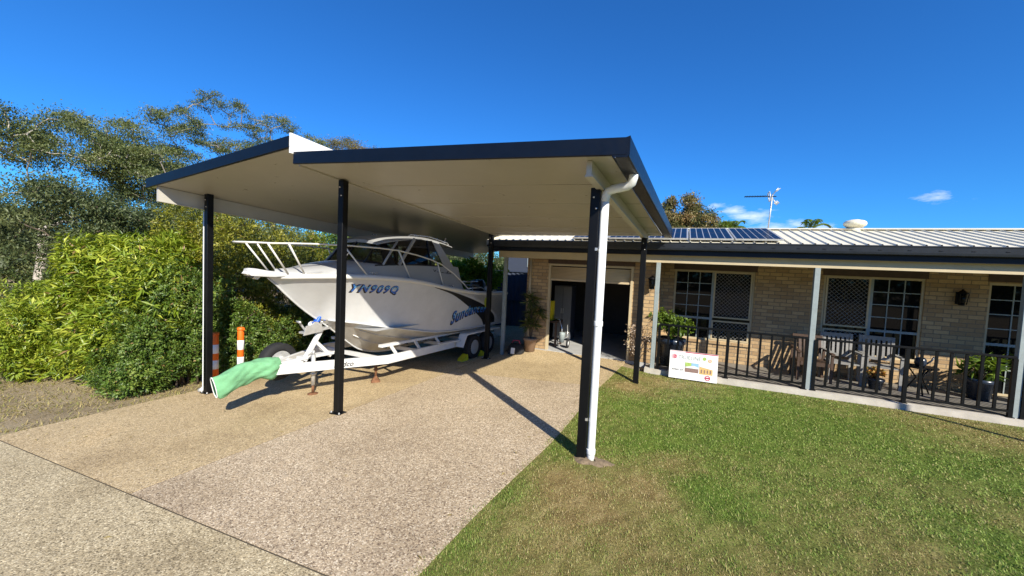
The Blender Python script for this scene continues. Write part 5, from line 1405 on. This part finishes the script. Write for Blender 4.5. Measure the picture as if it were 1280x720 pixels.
gum('wattle_tree', 'sparse twiggy tree with sky gaps behind the boat windscreen', (-15.0, 17.0, -.9), (-14.9, 17.1, 1.8), [((-15.0, 16.2, 3.4), (1.6, 1.6, 1.1)), ((-14.2, 18.0, 3.2), (1.6, 1.6, 1.1)), ((-14.6, 17, 1.4), (2.2, 2.2, 1.2))], 44, LM['gumdark'], M['bark'], 110, cl=(.6, .4), leaf=(.15, .04), seed=30, r0=.12, lower=-.8)
gum('wattle_tree', 'dark leafy tree far behind the boat cabin', (-13.0, 20.5, -.9), (-13.0, 20.6, 1.6), [((-13.2, 20.2, 2.9), (2.0, 2.0, 1.5)), ((-12.0, 21.5, 2.2), (1.8, 1.8, 1.4)), ((-13, 21, 1.0), (3, 2.5, 1.2))], 50, LM['gumdark'], M['barkdark'], 150, cl=(.8, .5), seed=31, r0=.14, lower=-.8)
gum('broad_tree', 'distant dark tree low at the left edge of the photo', (-33.5, 5.5, -1), (-33.4, 5.6, 1.5), [((-33.5, 5.2, 2.6), (2.5, 3.0, 2.2)), ((-33, 8.5, 2.2), (2.5, 2.5, 2.0)), ((-33, 2.5, 2.0), (2.5, 2.5, 2.0)), ((-33, 6, .5), (2, 5, 1.5))], 60, LM['gumdark'], M['barkdark'], 150, cl=(1.0, .6), leaf=(.22, .07), seed=36, r0=.2, lower=-.8)
gum('broad_tree', 'distant dark tree between the two leafy gums', (-32.0, 13.5, -1), (-32.0, 13.6, 1.5), [((-32, 12, 2.6), (2.5, 2.6, 2.2)), ((-31, 15.5, 2.2), (2.5, 2.5, 2.0)), ((-30, 18.5, 2.0), (2.5, 2.5, 2.0)), ((-32, 14, .5), (2, 5, 1.5))], 60, LM['gumdark'], M['barkdark'], 150, cl=(1.0, .6), leaf=(.22, .07), seed=37, r0=.2, lower=-.8)
gum('gum_tree', 'gum crown peeping over the carport roof step', (-26.2, 24.6, -.9), (-26.0, 24.6, 8.0), [((-26.3, 24.3, 11.3), (1.5, 1.5, .7)), ((-25.2, 26.1, 11.0), (1.5, 1.5, .6)), ((-25.8, 25, 9.2), (2.0, 2.0, 1.0))], 40, LM['gumred'], M['bark'], 150, cl=(.8, .4), seed=32, r0=.2)
gum('broad_tree', 'rounded russet and green tree behind the house roof beside the carport gutter', (-.3, 33.0, -.5), (-.2, 33.0, 4.5), [((-.3, 33.0, 6.9), (1.5, 1.6, 1.45)), ((.8, 33.2, 6.1), (1.3, 1.4, 1.2)), ((-1.4, 33.0, 6.0), (1.2, 1.3, 1.3)), ((0, 33, 5.0), (2.4, 2, 1.0))], 74, LM['gumred'], M['barkdark'], 150, cl=(.55, .4), leaf=(.2, .08), seed=33, r0=.2, group='trees behind the house', lower=-.8)
gum('broad_tree', 'small dark green treetop just above the solar panels', (2.9, 36.0, -.5), (2.9, 36.0, 4.2), [((2.7, 36.0, 5.9), (1.3, 1.3, .9)), ((3.4, 36, 5.0), (1.6, 1.5, .9))], 30, LM['green'], M['barkdark'], 150, cl=(.5, .35), leaf=(.2, .08), seed=34, r0=.16, group='trees behind the house', lower=-.8)

def palm(base, h, n, label, seed, L=1.9):
    r = np.random.default_rng(seed); t = thing('palm_tree', label, 'palm', 'trees behind the house', loc=base)
    m = MB(); m.tube([(0, 0, 0), (.06, 0, h*.5), (.0, .03, h)], [.16, .11, .10], 9); m.build('trunk', M['bark'], t)
    for k in range(n):
        a = 2*math.pi*k/n + r.uniform(-.3, .3); el = r.uniform(.45, 1.35); P = []
        for i in range(9):
            f = i/8; rad = L*f*math.cos(el)*(1-.15*f); z = h + L*f*math.sin(el) - 1.1*L*.55*f*f
            P.append(np.array([rad*math.cos(a), rad*math.sin(a), z]))
        P = np.array(P); m = MB(); m.tube([tuple(p) for p in P], [.022*(1-.8*i/8) for i in range(9)], 5)
        fr = m.build('frond', LM['green'], t); attr(fr.data, 'rnd', np.full(len(fr.data.vertices), .5))
        C = []; D = []; sd = np.array([-math.sin(a), math.cos(a), 0])
        for i in range(46):
            f = .12 + .88*i/45; j = min(7, int(f*8)); q = P[j] + (P[j+1]-P[j])*(f*8-j); dr = norm((P[j+1]-P[j])[None])[0]
            for s in (-1, 1): C.append(q); D.append(dr*.6 + s*sd*.8 + np.array([0, 0, -.35]))
        C = np.array(C); D = np.array(D); nn = len(C)
        leaf_cloud('leaflets', C, D, np.tile([0, 0, 1.], (nn, 1)), np.full(nn, .30)*r.uniform(.8, 1.1, nn), np.full(nn, .03), LM['green'], fr, np.clip(r.normal(.5, .2, nn), 0, 1))
palm((3.2, 31.5, -.5), 6.05, 7, 'drooping palm fronds just left of the antenna mast', 41, 1.9)
palm((7.1, 29.5, -.5), 5.75, 7, 'palm fronds above the cream roof right of the antenna', 42, 2.0)

# the leafy neighbourhood all round: far trees added to darken reflections and low sky light
def woodland():
    r = np.random.default_rng(77); n = 42000
    a = r.uniform(0, 2*np.pi, n); back = np.cos(a - math.atan2(-1, .25)) > .1     # behind and beside the lens the trees stand taller
    top = np.where(back, 9.5, 5.0) * (1 + .22*np.sin(a*17+1) + .16*np.sin(a*41+2) + .1*np.sin(a*97)); R = 52 + 5*np.sin(a*9) + r.uniform(-4, 4, n)
    z = -1.5 + top*r.random(n)**.8
    C = np.stack([R*np.cos(a), R*np.sin(a), z], 1)
    leaf_cloud('woodland', C, r.normal(size=(n, 3)), r.normal(size=(n, 3)), r.uniform(.7, 1.5, n), r.uniform(.4, .9, n), LM['gumdark'], None, np.clip(r.normal(.45, .2, n), 0, 1))
    tag(bpy.data.objects['woodland'], 'added far mass of dark trees around the neighbourhood, mostly unseen', 'woodland', kind='stuff')
woodland()

# ------------------------------------------------------------------ blue fence behind the boat
def fence():
    f = thing('steel_fence', 'blue ribbed steel fence behind the boat and beside the garage', 'fence')
    xs = np.arange(-7.3, -3.9, .10); m = MB(); y = 14.6
    P = [[(x, y + (.0 if i % 2 else .035), -.4), (x, y + (.0 if i % 2 else .035), 1.92)] for i, x in enumerate(xs)]
    m.sheet(P, smooth=False); m.build('panel', M['bluefence'], f)
    for z in (1.93, .75): 
        m = MB(); m.bar((-7.35, y, z), (-3.85, y, z), .06, .05); m.build('rail', M['bluefence'], f)
    for x in (-7.3, -5.6, -3.9):
        m = MB(); m.bar((x, y-.03, -.5), (x, y-.03, 1.96), .06, .06, up=(0, 1, 0)); m.build('post', M['bluefence'], f)
fence()

def shed():
    f = thing('garden_shed', 'blue grey shed wall just above the dark blue fence, left of the garage', 'shed')
    m = MB(); m.box((-8.2, 18.0, -.6), (-3.7, 20.5, 3.0)); m.build('wall', M['shedgrey'], f)
    m = MB(); m.hexa([(-8.4, 17.8, 3.0), (-3.5, 17.8, 3.0), (-3.5, 20.7, 3.0), (-8.4, 20.7, 3.0), (-8.4, 17.8, 3.08), (-3.5, 17.8, 3.08), (-3.5, 20.7, 3.5), (-8.4, 20.7, 3.5)]); m.build('roof', M['gutgrey'], f)
    for x in (-7.1, -6.5):
        m = MB(); m.box((x, 17.97, 2.15), (x+.48, 17.999, 2.75)); w = m.build('window', M['postgrey'], f)
        m = MB(); m.box((x+.05, 17.96, 2.2), (x+.43, 17.969, 2.7)); m.build('pane', M['palegrey'], w)
shed()

# ------------------------------------------------------------------ verandah furniture and pots
def chair(loc, rz, label):
    c = thing('slatted_chair', label, 'chair', 'slatted chairs on the verandah', loc=loc); c.rotation_euler = (0, 0, rz)
    T_ = M['timbergrey']
    for sx in (-1, 1):
        m = MB(); m.bar((sx*.26, -.25, 0), (sx*.26, -.25, .62), .05, .05, up=(0, 1, 0)); m.build('leg', T_, c)
        m = MB(); m.bar((sx*.26, .22, 0), (sx*.26, .30, .98), .05, .05, up=(0, 1, 0)); m.build('leg', T_, c)
        m = MB(); m.bar((sx*.27, -.30, .635), (sx*.27, .27, .635), .07, .025); m.build('armrest', T_, c)
    m = MB()
    for k in range(6): m.box((-.235, -.26+k*.082, .40), (.235, -.19+k*.082, .425))
    m.build('seat', T_, c)
    b = MB(); b.bar((-.24, .295, .94), (.24, .295, .94), .03, .08); b.bar((-.24, .255, .52), (.24, .255, .52), .03, .06)
    for k in range(6): b.bar((-.2+k*.08, .258, .54), (-.2+k*.08, .292, .91), .045, .014, up=(0, 1, 0))
    b.build('backrest', T_, c)
    return c
ch = chair((3.16, 10.12, .006), RAD(4), 'white slatted chair, left one of the pair by the mesh window')
dup(ch, (3.80, 10.15, .006), RAD(-5), 'white slatted chair, right one of the pair under the gridded window', 'slatted chairs on the verandah')
def lounge():
    l = thing('timber_armchair', 'dark red brown timber armchair behind the middle grey post', 'armchair', loc=(2.62, 9.95, .006))
    for sx in (-1, 1):
        for y in (-.25, .28):
            m = MB(); m.bar((sx*.28, y, 0), (sx*.28, y, .60), .045, .045, up=(0, 1, 0)); m.build('leg', M['darktimber'], l)
        m = MB(); m.bar((sx*.28, -.30, .60), (sx*.28, .32, .63), .06, .03); m.build('armrest', M['darktimber'], l)
    m = MB(); m.box((-.25, -.28, .33), (.25, .26, .40)); m.build('seat', M['darktimber'], l)
    m = MB()
    for k in range(6): m.bar((-.22+k*.088, .26, .40), (-.22+k*.088, .40, .85), .05, .016, up=(0, 1, 0))
    m.bar((-.27, .40, .86), (.27, .40, .86), .03, .06); m.build('backrest', M['darktimber'], l)
lounge()
def side_table():
    t = thing('iron_table', 'spindly black iron stand right of the slatted chairs', 'table', loc=(4.32, 9.9, .006))
    m = MB(); m.lathe((0, 0, .50), [(.24, 0), (.25, .01), (.25, .02), (.24, .03)], 20); m.build('tabletop', M['black'], t)
    for k in range(3):
        a = 2.1*k+.4; m = MB(); m.tube([(.18*math.cos(a), .18*math.sin(a), .50), (.05*math.cos(a), .05*math.sin(a), .30), (.20*math.cos(a), .20*math.sin(a), .0)], .014, 6); m.build('leg', M['black'], t)
    j = thing('watering_pot', 'small dark pot on the spindly iron stand', 'pot', loc=(4.30, 9.88, .537))
    m = MB(); m.lathe((0, 0, 0), [(.06, 0), (.09, .06), (.08, .14), (.05, .17), (.045, .165)], 14); m.build('bowl', M['darkpot'], j)
    m = MB(); m.tube([(.08, 0, .05), (.15, 0, .12), (.19, 0, .20)], [.02, .015, .018], 8); m.build('spout', M['darkpot'], j)
side_table()

def potted(name, label, loc, pr, ph, potm, blobs, shoots, per, L, W, lm, seed, slen=.2, up=.6, droop=.1, stem=None):
    p = thing(name, label, 'potted plant', loc=loc)
    m = MB(); m.lathe((0, 0, 0), [(pr*.7, 0), (pr*.95, ph*.8), (pr*1.05, ph*.82), (pr*1.05, ph), (pr*.93, ph), (pr*.90, ph*.9), (0, ph*.9)], 22); m.build('pot', potm, p)
    r = np.random.default_rng(seed); Cs = np.array([b[0] for b in blobs], float); Rs = np.array([b[1] for b in blobs], float)
    bi = r.integers(len(blobs), size=shoots); d = norm(r.normal(size=(shoots, 3))); tip = Cs[bi] + d*Rs[bi]*r.uniform(.5, 1.05, (shoots, 1))
    ax = norm(d*.7 + np.array([0, 0, up]) + r.normal(0, .3, (shoots, 3))); idx = np.repeat(np.arange(shoots), per); m_ = len(idx)
    back = r.random(m_)*slen; sd = norm(np.cross(ax[idx], r.normal(size=(m_, 3)))); P = tip[idx]-ax[idx]*back[:,None]
    leaf_cloud('foliage', P, norm(ax[idx]*.6 + sd*.8 + np.array([0, 0, -droop])), norm(ax[idx] + r.normal(0, .3, (m_, 3))), L*r.uniform(.7, 1.2, m_), W*r.uniform(.7, 1.2, m_), lm, p, np.clip(r.normal(.5, .22, m_), 0, 1))
    m = MB()
    for k in range(min(10, shoots)): m.tube([(0, 0, ph*.88), tuple(tip[k]*np.array([.4, .4, .6]) + np.array([0, 0, ph*.3])), tuple(tip[k])], [.014, .009, .004], 5)
    m.build('stem', M['barkdark'], p)
    return p
potted('potted_shrub', 'leafy green shrub in a large dark pot behind the left verandah post', (-.12, 9.55, .006), .30, .62, M['darkpot'], [((-.05, 0, .98), (.42, .34, .28)), ((.15, 0, .92), (.34, .3, .25)), ((-.25, 0, 1.05), (.30, .3, .25))], 170, 13, .085, .042, LM['green'], 51)
potted('flower_pot', 'pot of orange and yellow flowers between the slatted chairs', (3.62, 9.75, .006), .13, .22, M['darkpot'], [((0, 0, .34), (.16, .14, .10))], 40, 8, .055, .035, LM['flower'], 52, slen=.08)
potted('potted_lily', 'yellow green strappy plant in a dark pot beside the right grey post', (5.22, 10.05, .006), .20, .40, M['darkpot'], [((0, 0, .62), (.28, .24, .22))], 30, 7, .22, .05, LM['green'], 53, slen=.1, droop=.35)
potted('potted_lily', 'broad leaved green plant in a dark pot right of the right grey post', (6.0, 10.05, .006), .22, .45, M['darkpot'], [((0, 0, .74), (.36, .3, .24))], 40, 7, .20, .06, LM['green'], 54, slen=.1, droop=.3)
potted('dragon_tree', 'spiky leaved cane plant in a terracotta pot left of the garage door', (-3.42, 9.12, gz(-3.42, 9.12)), .17, .34, M['pot'], [((-.05, 0, 1.30), (.20, .18, .16)), ((.10, .02, 1.02), (.18, .16, .15)), ((-.02, 0, .70), (.18, .16, .14))], 30, 11, .27, .026, LM['dark'], 55, slen=.06, droop=.45)
def twig_bush():
    base = (-.80, 9.16, -.02); r = np.random.default_rng(61); t = thing('dry_bush', 'pale dry twiggy bush against the brick right of the garage', 'bush', loc=base)
    m = MB(); tips = []
    for k in range(26):
        a = r.uniform(0, 6.28); p = np.array([.30*math.cos(a)*r.random()**.5, .16*math.sin(a), r.uniform(.35, .85)]); tips.append(p)
        m.tube([(0, 0, 0), tuple(p*np.array([.3, .3, .55])), tuple(p)], [.010, .007, .003], 5)
    m.build('stem', M['barkdark'], t); tips = np.array(tips); idx = np.repeat(np.arange(26), 16); n = len(idx)
    P = tips[idx] + r.normal(0, .05, (n, 3)); leaf_cloud('foliage', P, r.normal(size=(n, 3)), r.normal(size=(n, 3)), .06*r.uniform(.6, 1.2, n), .03*r.uniform(.6, 1.2, n), LM['straw'], t, r.random(n))
twig_bush()
def bag():
    b = thing('tool_bag', 'small black and white bag on the drive beside the garage corner', 'bag', loc=(-3.72, 8.92, gz(-3.72, 8.92)))
    m = MB(); P = []
    for z, a, c in ((0, .20, .12), (.05, .22, .14), (.18, .19, .12), (.25, .14, .07), (.27, .05, .03)):
        P.append([(a*math.copysign(abs(math.cos(k*math.pi/8))**.6, math.cos(k*math.pi/8)), c*math.copysign(abs(math.sin(k*math.pi/8))**.6, math.sin(k*math.pi/8)), z+.012*math.sin(k*1.7)) for k in range(17)])
    m.sheet(P[::-1]); m.build('body', M['blackrub'], b)
    m = MB(); m.hexa([(-.08, -.155, .02), (.02, -.155, .02), (.02, -.13, .02), (-.08, -.13, .02), (-.07, -.145, .17), (.03, -.145, .17), (.03, -.12, .17), (-.07, -.12, .17)]); m.build('pocket', M['refl'], b)
    m = MB(); m.tube([(-.12, 0, .24), (-.08, 0, .34), (.08, 0, .34), (.12, 0, .24)], .012, 8); m.build('handle', M['red'], b)
bag()
def soil_ring():
    m = MB(); n = 26; rr = random.Random(5); P = [[], [], []]
    for k in range(n+1):
        a = 2*math.pi*(k % n)/n; w = 1 + .25*math.sin(2*a+1) + .14*math.sin(5*a)
        for i, (q, z) in enumerate(((.155*w, -.006), (.10*w, .016), (.03, .012))): P[i].append((-.76+q*1.15*math.cos(a), 4.13+q*.8*math.sin(a), z + .006*math.sin(k*2.3)))
    m.sheet(P); o = m.build('soil_patch', M['soil']); tag(o, 'bare soil round the foot of the front right carport post', kind='structure')
soil_ring()

# ------------------------------------------------------------------ garage contents
def garage_stuff():
    c = thing('storage_cabinet', 'tall grey cabinet inside the garage on the left', 'cabinet', loc=(-3.14, 11.2, .002))
    m = MB(); m.box((-.26, -.25, .05), (.26, .25, 1.62)); m.build('body', M['shedgrey'], c)
    for s in (-1, 1):
        m = MB(); m.box((s*.13-.125, -.268, .08), (s*.13+.125, -.252, 1.59)); d = m.build('door', M['cabgrey'], c)
        m = MB(); m.box((s*.03-.008, -.285, .8), (s*.03+.008, -.269, .95)); m.build('handle', M['alu'], d)
    y = thing('yellow_case', 'yellow upright case leaning inside the garage entrance', 'case', loc=(-3.22, 10.0, .70))
    m = MB(); m.box((-.10, -.10, 0), (.10, .10, .52)); m.box((-.085, -.108, .03), (.085, -.1, .49)); m.build('body', M['yellow'], y)
    m = MB(); m.tube([(-.05, 0, .52), (-.04, 0, .57), (.04, 0, .57), (.05, 0, .52)], .012, 8); m.build('handle', M['black'], y)
    b = thing('workbench', 'small dark bench inside the garage under the yellow case', 'bench', loc=(-3.16, 10.05, .002))
    m = MB(); m.box((-.22, -.25, .65), (.22, .30, .695)); m.build('benchtop', M['darktimber'], b)
    for sx in (-.19, .19):
        for sy in (-.22, .27):
            m = MB(); m.bar((sx, sy, 0), (sx, sy, .65), .05, .05, up=(0, 1, 0)); m.build('leg', M['darktimber'], b)
    t = thing('golf_trolley', 'folded chrome trolley with small wheels just inside the garage', 'trolley', loc=(-2.82, 9.95, .002))
    m = MB(); m.tube([(0, 0, .12), (-.05, .1, .5), (-.12, .1, .72), (-.25, .1, .74)], .014, 8); m.tube([(-.12, 0, .12), (.15, 0, .3), (.1, .1, .6)], .012, 8); m.build('frame', M['chrome'], t)
    for sx in (-.16, .16):
        m = MB(); m.lathe((sx, 0, .12), [(.06, -.02), (.12, -.018), (.12, .018), (.06, .02)], 18, axis=(1, 0, 0)); w = m.build('wheel', M['blackrub'], t)
        m = MB(); m.lathe((sx, 0, .12), [(.0, -.021), (.06, -.021), (.06, .021), (0, .021)], 14, axis=(1, 0, 0)); m.build('rim', M['refl'], w)
    m = MB(); m.lathe((.0, -.05, .14), [(.06, 0), (.09, .2), (.09, .26), (0, .28)], 14); m.build('bag', M['postgrey'], t)
    f = thing('refrigerator', 'dark grey door of a tall fridge deep in the garage on the right', 'fridge', loc=(-1.05, 12.75, .002))
    m = MB(); m.box((-.35, -.32, .05), (.35, .32, 1.75)); m.build('body', M['gutgrey'], f)
    m = MB(); m.box((-.345, -.35, .06), (.345, -.322, 1.15)); m.box((-.345, -.35, 1.17), (.345, -.322, 1.74)); m.build('door', M['gutgrey'], f)
garage_stuff()

# slim pole at the right end of the lawn (its shadow crosses the grass)
def pole():
    d = Vector((.737, -.676, 0)).normalized(); L = 6.2
    tip = Vector((3.55, 8.96, 0)); base = tip + d*L; base.z = gz(base.x, base.y); h = L*math.tan(math.asin(SUN.z))
    p = thing('clothes_pole', 'slim galvanised pole on the lawn right of the frame', 'pole', loc=base)
    m = MB(); m.tube([(0, 0, -.05), (0, 0, h)], .055, 12); m.build('shaft', M['alu'], p)
    m = MB(); m.lathe((0, 0, h), [(.06, 0), (.06, .03), (0, .05)], 12); m.build('cap', M['alu'], p)
pole()

# ------------------------------------------------------------------ pieces that can be told apart become parts of their own
def split_pieces(names):
    for o in list(COL.objects):
        if o.type != 'MESH' or o.name.split('.')[0] not in names: continue
        me = o.data; n = len(me.vertices); par = list(range(n))
        def find(a):
            while par[a] != a: par[a] = par[par[a]]; a = par[a]
            return a
        for e in me.edges:
            a, b = find(e.vertices[0]), find(e.vertices[1])
            if a != b: par[a] = b
        gr = {}
        for f in me.polygons: gr.setdefault(find(f.vertices[0]), []).append(f)
        if len(gr) < 2: continue
        base = o.name.split('.')[0]; par_o = o.parent; mats = list(me.materials); built = []
        for fs in gr.values():
            ids = sorted({v for f in fs for v in f.vertices}); mp = {v: i for i, v in enumerate(ids)}
            built.append(([tuple(me.vertices[v].co) for v in ids], [[mp[v] for v in f.vertices] for f in fs], [f.use_smooth for f in fs]))
        bpy.data.objects.remove(o)
        for vs, fs, sm in built:
            m2 = bpy.data.meshes.new(base); m2.from_pydata(vs, [], fs); m2.update(); m2.polygons.foreach_set('use_smooth', sm)
            for mm in mats: m2.materials.append(mm)
            q = bpy.data.objects.new(base, m2); COL.objects.link(q); q.parent = par_o
split_pieces({'head_panel', 'window_sill', 'overflow_slot', 'screw', 'anchor_bolt', 'cabin_side', 'pipe_clip', 'pipe_socket', 'picture_window', 'logo_mark', 'gable_end', 'winch_strap'})
